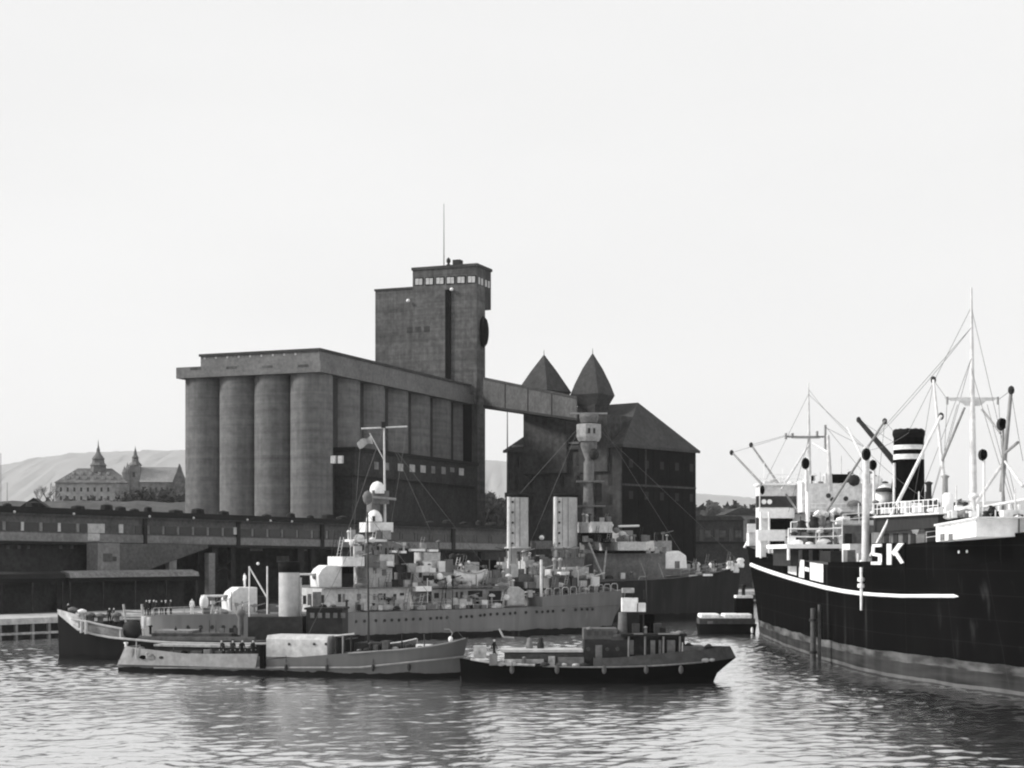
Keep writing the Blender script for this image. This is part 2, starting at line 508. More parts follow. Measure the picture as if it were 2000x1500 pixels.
mu = N('ShaderNodeMath'); mu.operation = 'MULTIPLY'; L(pw.outputs[0], mu.inputs[0]); L(mr.outputs[0], mu.inputs[1])
cc = N('ShaderNodeCombineColor')
for i in range(3): L(mu.outputs[0], cc.inputs[i])
bg = N('ShaderNodeBackground'); bg.inputs['Strength'].default_value = .1; L(cc.outputs[0], bg.inputs[0])
wo = N('ShaderNodeOutputWorld'); L(bg.outputs[0], wo.inputs[0])

sl = bpy.data.lights.new('sun', 'SUN'); sl.energy = 4.0; sl.angle = R(10); sl.color = (1, .985, .965)
so = bpy.data.objects.new('sun', sl); COL.objects.link(so)
sd = Vector((math.sin(R(SUN_AZ)) * math.cos(R(SUN_EL)), math.cos(R(SUN_AZ)) * math.cos(R(SUN_EL)), math.sin(R(SUN_EL))))
so.rotation_euler = (-sd).to_track_quat('-Z', 'Y').to_euler(); so.location = (-80, -60, 120)

# ================================================================ water
m, nt, N, L = nodes('harbour water')
out = N('ShaderNodeOutputMaterial'); b = N('ShaderNodeBsdfPrincipled'); L(b.outputs[0], out.inputs[0])
b.inputs['Base Color'].default_value = (.03, .03, .03, 1); b.inputs['Roughness'].default_value = .14
b.inputs['IOR'].default_value = 1.9
tc = N('ShaderNodeTexCoord')


def wnoise(sx, sy, rot, det, rough=.55, dist=0):
    mp = N('ShaderNodeMapping'); mp.inputs['Scale'].default_value = (sx, sy, 1); mp.inputs['Rotation'].default_value = (0, 0, R(rot))
    L(tc.outputs['Object'], mp.inputs[0])
    n = N('ShaderNodeTexNoise'); n.inputs['Scale'].default_value = 1; n.inputs['Detail'].default_value = det
    n.inputs['Roughness'].default_value = rough; n.inputs['Distortion'].default_value = dist
    L(mp.outputs[0], n.inputs[0]); return n.outputs[0]


def wm(op, a, c):
    n = N('ShaderNodeMath'); n.operation = op
    for i, x in enumerate((a, c)):
        if isinstance(x, (int, float)): n.inputs[i].default_value = x
        else: L(x, n.inputs[i])
    return n.outputs[0]


gust = wnoise(.022, .03, 20, 3)                                         # calmer and more ruffled patches
gr = N('ShaderNodeMapRange'); gr.inputs[1].default_value = .35; gr.inputs[2].default_value = .65; gr.inputs[3].default_value = .45; gr.inputs[4].default_value = 1.15
L(gust, gr.inputs[0])
hgt = wm('ADD', wm('MULTIPLY', wnoise(1.3, 1.0, 12, 4, .55, .4), .55), wm('MULTIPLY', wnoise(.5, .42, -8, 3), .9))
hgt = wm('MULTIPLY', hgt, gr.outputs[0])
bp = N('ShaderNodeBump'); bp.inputs['Strength'].default_value = 1.0; bp.inputs['Distance'].default_value = .06
L(hgt, bp.inputs['Height']); L(bp.outputs[0], b.inputs['Normal'])
gl = N('ShaderNodeBsdfGlossy'); gl.inputs['Color'].default_value = (.95, .95, .95, 1); gl.inputs['Roughness'].default_value = .14; L(bp.outputs[0], gl.inputs['Normal'])
mx = N('ShaderNodeMixShader'); mx.inputs[0].default_value = .76; L(b.outputs[0], mx.inputs[1]); L(gl.outputs[0], mx.inputs[2]); L(mx.outputs[0], out.inputs[0])
M['water'] = m
import numpy as np
rg = np.random.RandomState(11)
WX0, WX1, WY0, WY1, ST = -116.0, 70.0, 66.0, 262.0, .2
gx = np.arange(WX0, WX1 + .01, ST); gy = np.arange(WY0, WY1 + .01, ST)
GX, GY = np.meshgrid(gx, gy); GZ = np.zeros_like(GX)
env = .75 + .30 * np.sin(GX * .07 + GY * .035 + 1.0) + .22 * np.sin(GX * .031 - GY * .062) + .18 * np.sin(GX * .16 + GY * .11 + 2)   # ruffled and calmer patches
for lam in np.geomspace(.6, 4.5, 64):
    a = R(-62 + rg.normal(0, 34)); k = 2 * math.pi / lam
    amp = WAVE_SLOPE / k * math.sqrt(2 / 64) * (1.25 if lam < 1.8 else .75)
    GZ += amp * np.sin(k * (math.cos(a) * GX + math.sin(a) * GY) + rg.uniform(0, 6.28))
ed = np.minimum(np.minimum(GX - WX0, WX1 - GX), np.minimum(GY - WY0, WY1 - GY)); ed = np.clip(ed / 6, 0, 1)
GZ = GZ * np.clip(env, .35, 1.5) * ed
nxg, nyg = len(gx), len(gy)
co_ = np.stack([GX, GY, GZ], -1).reshape(-1, 3)
ex = np.array([(-20000, -300, 0), (20000, -300, 0), (20000, 11500, 0), (-20000, 11500, 0)], float)
co_ = np.concatenate([co_, ex])
ii = np.arange(nyg - 1)[:, None] * nxg + np.arange(nxg - 1)[None, :]
quads = np.stack([ii, ii + 1, ii + nxg + 1, ii + nxg], -1).reshape(-1, 4)
nb = nxg * nyg; c00, c10, c11, c01 = 0, nxg - 1, nb - 1, nb - nxg
quads = np.concatenate([quads, np.array([(nb, nb + 1, c10, c00), (nb + 1, nb + 2, c11, c10), (nb + 2, nb + 3, c01, c11), (nb + 3, nb, c00, c01)])])
me = bpy.data.meshes.new('water'); me.vertices.add(len(co_)); me.vertices.foreach_set('co', co_.ravel())
me.loops.add(quads.size); me.loops.foreach_set('vertex_index', quads.ravel().astype(np.int32))
me.polygons.add(len(quads)); me.polygons.foreach_set('loop_start', np.arange(0, quads.size, 4, dtype=np.int32)); me.polygons.foreach_set('loop_total', np.full(len(quads), 4, np.int32))
me.polygons.foreach_set('use_smooth', np.ones(len(quads), bool)); me.update(calc_edges=True); me.validate(); me.materials.append(M['water'])
wob = bpy.data.objects.new('water', me); COL.objects.link(wob)
single(wob, 'rippled harbour water reflecting a white sky', None, kind='structure')

# ================================================================ quay and land
FQ = Fr(-64.7, 207.0, 51.9)               # the quay edge; t > 0 is land
FS = Fr(-72.5, 232.0, 52.0)               # front of the grain gallery
QZ = 2.6
mb = MB()
far = 11000.0
a0, a1 = FQ.w(-160, 0, QZ), FQ.w(420, 0, QZ)
mb.add([a0, a1, (6000, 700, QZ), (16000, far, QZ), (-16000, far, QZ), (-9000, -50, QZ)], [(0, 1, 2, 3, 4, 5)])
single(mb.build('ground', 'earth'), 'dark yard ground behind the quay', None, kind='structure')
mb = MB().boxf(FQ, -160, 420, -.35, 13, QZ - .7, QZ + .05)
qo = single(mb.build('quay', 'quay'), 'pale paved quay edge beside the water', None, kind='structure')
mb = MB().boxf(FQ, -160, 420, 1.2, 1.8, -1.5, QZ - .7)
o = mb.build('quay_wall', 'board_dark'); o.parent = qo
mb = MB().boxf(FQ, -160, 420, -.28, .1, .55, .85)
o = mb.build('waler_beam', 'wood_pale'); o.parent = qo
for i in range(-4, 5):
    s = FQ.s(33 + 32 * i, -.2)
    o = MB().boxf(FQ, s - .17, s + .17, -.2, .2, -1.2, QZ - .7).build('timber_pile', 'board_light'); o.parent = qo

# ---------------------------------------------------------------- far hills
prof = [(-900, 1010), (-500, 975), (-200, 940), (0, 915), (50, 903), (100, 892), (150, 886), (220, 882), (300, 880), (380, 880), (500, 884), (700, 890), (950, 899), (1010, 902), (1150, 925),
        (1280, 953), (1360, 964), (1420, 968), (1480, 975), (1560, 981), (1700, 984), (1900, 980), (2100, 972), (2400, 960), (2900, 975)]
mb = MB(); vs = []; D0 = 12000.0; rows = 9; pts = []
for i in range(len(prof) - 1):
    for k in range(8):
        u = k / 8; u = u * u * (3 - 2 * u) * .5 + u * .5
        pts.append((prof[i][0] + (prof[i + 1][0] - prof[i][0]) * k / 8, prof[i][1] + (prof[i + 1][1] - prof[i][1]) * u))
rnd = random.Random(3)
for j in range(rows + 1):
    for px, py in pts:
        q = P(px, py, D0); u = j / rows
        ridge = q.z * (1 - (1 - u) ** 1.6) if j < rows else q.z
        vs.append((q.x, D0 - 2600 * (1 - u) + rnd.uniform(-60, 60), max(0, ridge) * (1 + (rnd.uniform(-.012, .012) if 0 < j < rows else rnd.uniform(-.002, .002)))))
n = len(pts)
for px, py in pts: q = P(px, py, D0); vs.append((q.x, D0 + 2500, 0))
mb.add(vs, [(j * n + i, j * n + i + 1, (j + 1) * n + i + 1, (j + 1) * n + i) for j in range(rows + 1) for i in range(n - 1)], True)
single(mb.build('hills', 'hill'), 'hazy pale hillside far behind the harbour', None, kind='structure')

# ---------------------------------------------------------------- haze
m, nt, N, L = nodes('haze'); out = N('ShaderNodeOutputMaterial'); pv = N('ShaderNodeVolumePrincipled')
pv.inputs['Color'].default_value = (.97, .97, .97, 1); pv.inputs['Density'].default_value = 4e-5; pv.inputs['Anisotropy'].default_value = 0.0
L(pv.outputs[0], out.inputs['Volume']); M['haze'] = m
single(MB().box(-21000, 21000, -400, 15500, -3, 1500).build('haze', 'haze'), 'pale spring haze over the harbour', None, kind='stuff')

# ---------------------------------------------------------------- castle mound and castle
mb = MB(); vs = []
nx, ny = 40, 14
for j in range(ny + 1):
    for i in range(nx + 1):
        x = -330 + 330 * i / nx; y = 560 + 420 * j / ny
        e = min(1, max(0, min(i, nx - i) / 7)) * min(1, max(0, min(j, ny - j) / 3.2)); e = e * e * (3 - 2 * e)
        vs.append((x, y, 2.0 + 29.5 * e + rnd.uniform(-.8, .8) * e))
mb.add(vs, [(j * (nx + 1) + i, j * (nx + 1) + i + 1, (j + 1) * (nx + 1) + i + 1, (j + 1) * (nx + 1) + i) for j in range(ny) for i in range(nx)], True)
single(mb.build('castle_hill', 'mound'), 'low dark mound under the castle', None, kind='structure')

FC = Fr(P(108, 0, 760).x, 760.0, 6.0)      # palace front
r = thing('palace', FC.w(17, 6, 31), 'pale castle palace with hipped roof and a small spired roof turret', 'palace')


def cz(py, px=180, t=0): return FC.z(px, py, t)


def cs(px, t=0): return FC.s(px, t)


zb, ze, zr = 29.0, cz(943), cz(913)
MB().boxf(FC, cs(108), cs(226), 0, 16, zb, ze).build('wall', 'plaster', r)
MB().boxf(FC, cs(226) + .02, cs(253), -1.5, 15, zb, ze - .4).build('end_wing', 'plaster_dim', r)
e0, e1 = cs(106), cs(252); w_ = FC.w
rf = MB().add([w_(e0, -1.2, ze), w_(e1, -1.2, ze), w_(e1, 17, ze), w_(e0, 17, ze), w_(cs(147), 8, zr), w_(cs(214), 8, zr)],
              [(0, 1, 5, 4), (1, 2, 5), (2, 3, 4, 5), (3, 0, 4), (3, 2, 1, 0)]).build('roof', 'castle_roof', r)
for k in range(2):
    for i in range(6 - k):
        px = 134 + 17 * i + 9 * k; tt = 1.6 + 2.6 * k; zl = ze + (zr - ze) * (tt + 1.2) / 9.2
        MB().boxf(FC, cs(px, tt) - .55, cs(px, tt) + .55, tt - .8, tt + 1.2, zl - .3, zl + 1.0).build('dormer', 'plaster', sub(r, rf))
for i in range(8):
    px = 117 + 13.2 * i
    for py in (952, 969):
        face_box(FC, 'window', 'pane_dark', r, px, px + 4, py, py + 8, 0, .08)
tc_ = FC.w(cs(192, 8), 8, zr - 1.0)
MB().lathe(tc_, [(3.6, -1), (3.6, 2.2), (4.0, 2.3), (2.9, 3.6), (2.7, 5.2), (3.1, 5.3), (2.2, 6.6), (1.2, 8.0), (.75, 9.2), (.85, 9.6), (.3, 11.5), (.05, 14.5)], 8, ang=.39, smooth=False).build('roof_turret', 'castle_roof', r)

r = thing('chapel_tower', FC.w(cs(262, 6), 6, 31), 'slender castle tower with a needle spire beside the palace', 'tower')
x0, x1 = cs(253, 3), cs(273, 3)
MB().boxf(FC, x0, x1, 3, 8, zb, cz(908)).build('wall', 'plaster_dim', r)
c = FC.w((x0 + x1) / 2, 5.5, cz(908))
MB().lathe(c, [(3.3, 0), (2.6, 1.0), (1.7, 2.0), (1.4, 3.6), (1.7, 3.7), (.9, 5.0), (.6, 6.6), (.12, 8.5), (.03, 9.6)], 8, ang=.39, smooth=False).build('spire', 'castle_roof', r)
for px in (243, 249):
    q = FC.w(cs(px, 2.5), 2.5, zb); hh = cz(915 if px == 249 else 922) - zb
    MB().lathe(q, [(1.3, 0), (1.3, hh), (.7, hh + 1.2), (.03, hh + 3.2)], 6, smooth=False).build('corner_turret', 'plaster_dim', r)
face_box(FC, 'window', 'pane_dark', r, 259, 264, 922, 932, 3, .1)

r = thing('castle_hall', FC.w(cs(310, 6), 6, 31), 'long castle hall with pale steep roof left of the silos', 'building')
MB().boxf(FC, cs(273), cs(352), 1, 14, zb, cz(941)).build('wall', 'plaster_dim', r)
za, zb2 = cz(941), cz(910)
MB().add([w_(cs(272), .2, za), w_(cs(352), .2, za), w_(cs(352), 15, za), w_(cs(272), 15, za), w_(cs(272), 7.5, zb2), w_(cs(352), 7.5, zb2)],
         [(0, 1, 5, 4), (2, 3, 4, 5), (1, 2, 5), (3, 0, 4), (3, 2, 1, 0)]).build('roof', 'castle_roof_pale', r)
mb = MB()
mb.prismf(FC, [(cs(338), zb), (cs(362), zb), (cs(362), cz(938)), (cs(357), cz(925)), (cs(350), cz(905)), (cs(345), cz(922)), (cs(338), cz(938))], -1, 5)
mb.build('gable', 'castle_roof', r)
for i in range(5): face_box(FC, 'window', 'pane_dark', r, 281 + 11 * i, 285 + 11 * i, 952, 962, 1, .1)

# hut roof peeping over the gallery at the far left
FH = Fr(P(40, 0, 420).x, 420, 8)
r = thing('hut', FH.w(5, 3, QZ), 'low dark gabled shed roof peeping over the gallery', 'hut')
s0, s1 = FH.s(38), FH.s(92)
MB().boxf(FH, s0 + .5, s1 - .5, .4, 8, QZ, FH.z(66, 990)).build('wall', 'brick_shed', r)
MB().prismf(FH, [(s0, FH.z(66, 990)), (s1, FH.z(66, 990)), ((s0 + s1) / 2, FH.z(66, 972))], 0, 9).build('roof', 'tar', r)


# ---------------------------------------------------------------- bare trees
def twigs(mb, p, d, ln, rad, depth, rn):
    q = p + d * ln
    mb.tube(p, q, rad, rad * .6, n=4, cap=False)
    if depth == 0: return
    for _ in range(3 if depth > 1 else 4):
        nd = (d + Vector((rn.uniform(-1, 1), rn.uniform(-1, 1), rn.uniform(-.25, .8))) * .75).normalized()
        twigs(mb, p.lerp(q, rn.uniform(.6, 1)), nd, ln * rn.uniform(.55, .8), rad * .55, depth - 1, rn)


def bare_tree(px, py_top, D, zg, label, seed, group=None, name='bare_tree', thick=1.0):
    rn = random.Random(seed); base = Vector((P(px, 0, D).x, D, zg)); hh = zz(py_top, D) - zg
    r = thing(name, base, label, 'tree', group)
    MB().tube(base, base + Vector((0, 0, hh * .42)), hh * .03 * thick, hh * .018 * thick).build('trunk', 'twig', r)
    mb = MB()
    for i in range(6):
        a = rn.uniform(0, 6.28); d = Vector((math.cos(a) * .6, math.sin(a) * .6, rn.uniform(.6, 1.2))).normalized()
        twigs(mb, base + Vector((0, 0, hh * rn.uniform(.28, .42))), d, hh * .27, hh * .013 * thick, 3, rn)
    mb.build('crown', 'twig', r)


tl = [(78, 948, 700, 'bare tree farthest left before the castle mound'), (92, 940, 705, 'bare tree just left of the palace'), (103, 952, 690, 'small bare tree at the left corner of the palace'),
      (236, 955, 690, 'bare tree in front of the right end of the palace'), (258, 950, 690, 'bare tree in front of the needle-spired tower'), (282, 952, 690, 'bare tree before the left end of the castle hall'),
      (306, 948, 690, 'bare tree before the middle of the castle hall'), (330, 950, 690, 'bare tree before the castle hall gable'), (347, 944, 690, 'bare tree closest to the leftmost silo'),
      (205, 968, 690, 'low bare tree before the palace wall'), (150, 972, 690, 'low bare tree below the palace windows')]
for i, (px, py, D, lb) in enumerate(tl): bare_tree(px, py, D, 30, lb, 20 + i, 'bare trees on the castle mound')


def scrubmass(name, px0, px1, py_top, py_bot, D, depth, label, seed, n=900, leaf=.8):
    rn = random.Random(seed); mb = MB()
    for _ in range(n):
        px = rn.uniform(px0, px1); u = rn.random(); top = py_top + 6 * math.sin(px * .13) + 4 * math.sin(px * .37 + 1)
        c = P(px, py_bot + (top - py_bot) * u ** .7, D + rn.uniform(0, depth)); s = leaf * rn.uniform(.5, 1.4)
        a = Vector((rn.uniform(-1, 1), rn.uniform(-1, 1), rn.uniform(-1, 1))).normalized() * s; b_ = a.orthogonal().normalized() * s * rn.uniform(.4, 1)
        mb.add([c - a, c - b_, c + a, c + b_], [(0, 1, 2, 3)])
    return single(mb.build(name, 'scrub'), label, None, kind='stuff')


scrubmass('undergrowth', 240, 368, 962, 992, 676, 12, 'dark leafless scrub on the castle mound', 5, 1500, .9)
scrubmass('undergrowth', 90, 240, 978, 994, 676, 8, 'low scrub along the foot of the palace', 6, 700, .7)
scrubmass('woods', 930, 1010, 972, 1121, 620, 30, 'dark wooded bank seen between silo and warehouse', 7, 2600, 1.5)
scrubmass('woods', 1300, 1900, 989, 1109, 900, 80, 'dark far wooded shore right of the warehouse', 8, 9000, 2.6)
bare_tree(959, 945, 600, QZ, 'narrow dark tree in the gap right of the silo', 61, name='slim_tree', thick=1.8)
bare_tree(1376, 982, 870, QZ, 'round-headed bare tree right of the dark warehouse', 62, thick=1.2)
# ================================================================ grain silo
FG = Fr(-41.1, 336.0, -21.8)              # axis along the narrow front; t runs back along the long side
r = thing('grain_silo', FG.w(-12, 20, QZ), 'long concrete grain silo of big cylinders under a flat head house', 'silo')
sp, rs = 8.35, 4.42
zc0 = FG.z(607, 722, -4.2); ztop = FG.z(600, 706, -4.6)
cyl = []
for i in range(4): cyl.append((-sp * i, 0.0, 4.3 if i == 0 else rs, rs))
for k in range(1, 7): cyl.append((0.0 + .0, 11.9 * k, 4.2, 5.5))
for s, t, a, b_ in cyl:
    hz = zc0 - QZ
    prof = [(1, 0)] + [(1, hz * q / 6) for q in range(1, 7)]
    MB().lathe(FG.w(s, t, QZ), prof, 40, a, b_, FG.a).build('silo_cylinder', 'concrete', r)
MB().boxf(FG, -3 * sp, 2.2, 1.5, 73, QZ, zc0 - .3).build('inner_wall', 'board_dark', r)  # dark filler puts the shade between cylinders into its colour
# head house: cantilevered slab all round and a lower penthouse on it
oh = 5.0
zb0 = FG.z(607, 727, -oh); zt0 = FG.z(607, 705, -oh); zp = FG.z(597, 681.5, -3.6)
s_l = FG.s(344, -oh); s_r = oh - .2
MB().boxf(FG, s_l, s_r, -oh, 78, zb0, zt0).build('head_house', 'concrete_pale', r)
MB().boxf(FG, FG.s(392, -3.8), s_r - .9, -3.8, 77, zt0, zp - .5).build('penthouse', 'concrete_pale', r)
MB().boxf(FG, FG.s(392, -3.8) - .3, s_r - .6, -4.1, 77.3, zp - .5, zp).build('roof', 'slate_dark', r)
for i in range(26):
    px = 398 + 7.4 * i
    face_box(FG, 'window', 'board_light' if i % 3 else 'pane_pale', r, px, px + 3.4, 698 - .048 * (px - 392), 702 - .048 * (px - 392), -3.8, .05)
for i in range(4):
    px = 372 + 70 * i
    face_box(FG, 'window', 'brick_mid', r, px, px + 20, 717.5 - .03 * i * 60, 722 - .03 * i * 60, -oh, .06)
# low annex on the right side carrying a strip of windows; pale panes paint their lit look
FA = Fr(FG.w(6.2, 18, 0).x, FG.w(6.2, 18, 0).y, 90 - 21.8)      # s runs back along the long side, t to its left
zA1, zA0 = FA.z(752, 888), FA.z(757, 932)
MB().boxf(FA, FA.s(688), FA.s(930), 0, 6, QZ, zA0 - .4).build('annex_base', 'brick_shed', r)
MB().boxf(FA, FA.s(686), FA.s(926), -.8, 6, zA0 - .4, zA1).build('annex', 'brick_shed', r)
MB().boxf(FA, FA.s(684), FA.s(927), -1.1, 6.2, zA1, zA1 + .7).build('annex_roof', 'tar', r)
for i, px in enumerate((735, 756, 782, 805, 826, 846, 866, 883, 901)):
    wd = (8, 7, 10, 10, 10, 7, 8, 8, 9)[i]
    face_box(FA, 'window', 'pane_pale' if i in (2, 3, 4, 8) else 'plaster_dim', r, px - wd / 2, px + wd / 2, 903.5 + .075 * (px - 752), 918 + .07 * (px - 752) - (5 if i == 7 else 0), -.8, .06)
MB().boxf(FG, 4.6, 5.4, 20, 26, FG.z(655, 905, 4), FG.z(655, 880, 4)).build('landing', 'board_dark', r)
for dx in (646, 660): face_box(Fr(*FG.o, -21.8), 'window', 'pane_pale', r, dx, dx + 9, 890, 905, -4.45, .1, .5)

# ================================================================ elevator tower
FT = Fr(P(931, 0, 402).x, 402.0, -21.8)
r = thing('elevator_tower', FT.w(-12, 4, QZ), 'tall brick elevator tower with windowed top storey rising behind the silo', 'tower')


def tz(px, py, t=0): return FT.z(px, py, t)


zt = tz(931, 514); z1 = tz(931, 602, 5)
MB().boxf(FT, FT.s(806), 0, 0, 5.4, QZ, zt - .7).build('shaft', 'brick_mid', r)
MB().boxf(FT, FT.s(732), FT.s(806) - .02, .25, 5.2, QZ, tz(806, 563.5)).build('lower_shaft', 'brick_mid', r)
MB().boxf(FT, FT.s(732) - .2, FT.s(806) - .05, .05, 5.4, tz(806, 563.5), tz(806, 562.5) + .35).build('lower_roof', 'slate_dark', r)
MB().boxf(FT, FT.s(812), -.02, 5.42, 9.2, z1, zt - .7).build('overhang', 'brick_grey', r)
MB().boxf(FT, FT.s(806) - .25,   .25, -.25, 9.5, zt - .7, zt).build('roof', 'slate_dark', r)
for i in range(6):
    px = 811 + 20.6 * i; dy = -.045 * (px - 931)
    fr_ = face_box(FT, 'window', 'brick_dark', r, px - 1, px + 16, 537 + dy, 552.5 + dy, 0, .06)
    for k in range(2): face_box(FT, 'pane', 'pane_pale', sub(r, fr_), px + .5 + 7.2 * k, px + 6.8 + 7.2 * k, 539 + dy, 551 + dy, 0, .12)
for t0 in (1.0, 5.3):
    for k in range(2):
        a = t0 + 1.8 * k; MB().boxf(FT, -.05, .1, a, a + .95, tz(931, 553), tz(931, 540)).build('window', 'pane_pale', r)
for i in range(3):
    px = 794 + 17 * i; MB().boxf(FT, FT.s(px), FT.s(px + 11), -.06 + (.25 if px < 800 else 0), .4, tz(931, 652) + 1.2, tz(931, 641) + 1.2).build('window', 'brick_grey', r)
MB().boxf(FT, FT.s(871), FT.s(881), -.5, .1, zc0 + 3, tz(876, 566)).build('pilaster', 'brick_dark', r)
for px, py in ((797, 588), (882, 566)): MB().ball(FT.w(FT.s(px, -.6), -.6, tz(px, py)), .45).build('lamp', 'white', r)
q = FT.w(.2, 3.2, 0); MB().ball((q.x + .3, q.y, tz(945, 648, 3)), 1.3, 2.0, 4.0).build('outlet_hood', 'brick_dark', r)
q = FT.w(FT.s(867, 4), 4, zt)
MB().tube(q, q + Vector((0, 0, tz(867, 398, 4) - zt)), .16, .07).build('flagpole', 'spar', r)
MB().boxf(FT, FT.s(884, 3), FT.s(898, 3), 3, 5, zt, tz(890, 507, 3)).build('roof_hatch', 'dark', r)
q = FT.w(FT.s(876, 3), 3, zt); MB().lathe(q, [(.9, 0), (.5, .7), (.25, .9), (.55, 1.5), (.5, 2.0), (.08, 2.5)], 8).build('roof_vent', 'dark', r)
# right-hand buttress down to the ground
MB().boxf(FT, -6.2, .2, -4.0, -.02, QZ, zb0 - .1).build('buttress', 'brick_grey', r)

MB().boxf(FT, FT.s(896, -4.2), FT.s(921, -4.2), -4.25, -4.0, FT.z(905, 902, -4.2), zb0 - .3).build('painted_shade_bay', 'brick_dark', r)  # dark slab proud of the buttress paints the shaded gap

# ================================================================ conveyor bridge
r = thing('conveyor_bridge', P(1030, 780, 402), 'sloping covered conveyor bridge between the tower and the warehouse', 'bridge')
A0, A1, B0, B1 = P(944, 741, 399), P(944, 791, 399), P(1126, 779, 364), P(1126, 817, 364)
dv = Vector((.3, 4.2, 0))
MB().hexa([A1, B1, B1 + dv, A1 + dv, A0, B0, B0 + dv, A0 + dv]).build('gallery', 'bridgeclad', r)
up = Vector((0, 0, .55)); dn = Vector((0, -.35, 0))
MB().hexa([A0 + dn, B0 + dn, B0 + dv - dn, A0 + dv - dn, A0 + dn + up, B0 + dn + up, B0 + dv - dn + up, A0 + dv - dn + up]).build('roof', 'slate_dark', r)
MB().hexa([A1 + dn - up, B1 + dn - up, B1 + dv - up, A1 + dv - up, A1 + dn, B1 + dn, B1 + dv, A1 + dv]).build('girder', 'dark', r)
for u in (.25, .5, .75):
    a, b_ = A0.lerp(B0, u), A1.lerp(B1, u); MB().tube(a + dn * .4, b_ + dn * .4, .14).build('frame_post', 'slate', r)

# ================================================================ old dark warehouse with two pyramid-capped towers
FW = Fr(P(1215, 0, 372).x, 372.0, 50.0)    # s>0 along the right-hand face, t>0 along the left-hand face
r = thing('old_warehouse', FW.w(15, 16, QZ), 'sooty shade-dark brick warehouse with hipped roof and two pyramid-capped towers', 'warehouse')
Ls = FW.s(1359); Lt = 0
for k in range(400):                        # length of the left-hand face that reaches px 991
    q = FW.w(0, k * .1, 0)
    if 1000 + q.x / q.y * F < 991: Lt = k * .1; break
ze = FW.z(1215, 868)
MB().boxf(FW, 0, Ls, 0, Lt, QZ, ze).build('wall', 'brick_dark', r)  # near-black: shade of the right-hand face put into this brick
o = MB().boxf(FW, -.12, .3, .02, Lt, QZ, ze - .6).build('lit_facing', 'brick_grey', r)  # lighter brick sheet puts the sunlight on this face into colour
ov = .7; zr = zz(788, 390)
w_ = FW.w
MB().add([w_(-ov, -ov, ze), w_(Ls + ov, -ov, ze), w_(Ls + ov, Lt + ov, ze), w_(-ov, Lt + ov, ze), w_(Ls * .5, 6.3, zr), w_(Ls * .5, Lt - 6.3, zr)],
         [(0, 1, 4), (1, 2, 5, 4), (2, 3, 5), (3, 0, 4, 5), (3, 2, 1, 0)]).build('roof', 'slate', r)
MB().boxf(FW, -ov - .1, Ls + ov, -ov - .1, -ov + .25, ze - .6, ze + .05).boxf(FW, -ov - .1, -ov + .25, -ov + .26, Lt + ov, ze - .6, ze + .05).build('cornice', 'slate_dark', r)
MB().boxf(FW, 0, Ls, -.12, 0.0, zz(948, 372), zz(944, 372)).build('string_course', 'brick_grey', r)
for a in (.4, 6.2, 12.4, 18.6, 24.8, Ls - 1.0): MB().boxf(FW, a, a + .7, -.1, 0.0, QZ, ze - .65).build('pilaster', 'brick_dark', r)
for i in range(5):
    for pa, pb in ((896, 912), (958, 974)):
        a = 2.6 + 6.2 * i; MB().boxf(FW, a, a + 1.6, -.05, .2, zz(pb, 372), zz(pa, 372)).build('window', 'tar', r)  # panes near-black to match the painted shade of this face
MB().boxf(FW, 9.0, 9.35, -.14, 0.0, zz(950, 372), ze - .7).build('downpipe', 'brick_grey', r)


def tt(px):                                 # t on the left-hand face (s = 0) for a pixel column
    lo, hi = 0.0, 60.0
    for _ in range(40):
        m_ = (lo + hi) / 2; q = FW.w(-.1, m_, 0)
        if 1000 + q.x / q.y * F > px: lo = m_
        else: hi = m_
    return lo


zhi = zz(800, 385)
MB().boxf(FW, -1.2, 10, tt(1112), tt(1028), ze - 6, zhi).build('stair_block', 'brick_grey', r)
MB().boxf(FW, -.9, 9, tt(1190), tt(1135), ze - 6, zz(812, 378)).build('stair_block', 'brick_grey', r)
for (pa, pb, apx, apy, by, D, bell) in ((1013, 1112, 1066, 694, 758, 386, 0), (1118, 1197, 1156, 691, 764, 384, 1)):
    c = P((pa + pb) / 2, by, D + 5); hw = (pb - pa) / F * D / 2 / 1.36
    zb_ = zz(by + 4, D); zap = zz(apy, D + 5)
    q = zap - zb_
    pr = [(.88, -1.3), (1.06, 0), (.50, q * .57), (.03, q)] if not bell else [(.78, -2.6), (1.1, 0), (.88, q * .27), (.50, q * .64), (.03, q)]
    tw = MB().lathe((c.x, c.y, zb_), [(hw * 1.414 * a, z) for a, z in pr], 4, ang=FW.a + math.pi / 4 + (0.10 if bell else 0), smooth=False).build('tower_roof', 'slate', r)
    MB().lathe((c.x, c.y, ze - 3), [(hw * 1.05, 0), (hw * 1.05, zb_ - ze + 3)], 4, ang=FW.a + math.pi / 4, smooth=False).build('tower_wall', 'brick_grey', r)
    MB().tube((c.x, c.y, zap - .3), (c.x, c.y, zap + 1.3), .1, .04).build('finial', 'dark', sub(r, tw))
for i in range(7):
    for j, (pa, pb) in enumerate(((884, 905), (925, 948), (965, 985))):
        a = Lt * (.08 + .135 * i)
        MB().boxf(FW, -.2, .25, a, a + 1.1, zz(pb, 372), zz(pa, 372)).build('window', 'pane_dark', r)
for k in range(2): MB().boxf(FW, -.32, .1, tt(1190 - 12 * k), tt(1183 - 12 * k), zz(905, 370), zz(888, 370)).build('arched_window', 'pane_dark', r)
MB().boxf(FW, -.42, .1, tt(1214), tt(1204), QZ, zz(925, 370)).build('corner_pier', 'brick_grey', r)
MB().boxf(FW, -.35, .1, tt(1160), tt(1000), zz(862, 372), zz(858, 372)).build('string_course', 'plaster_dim', r)

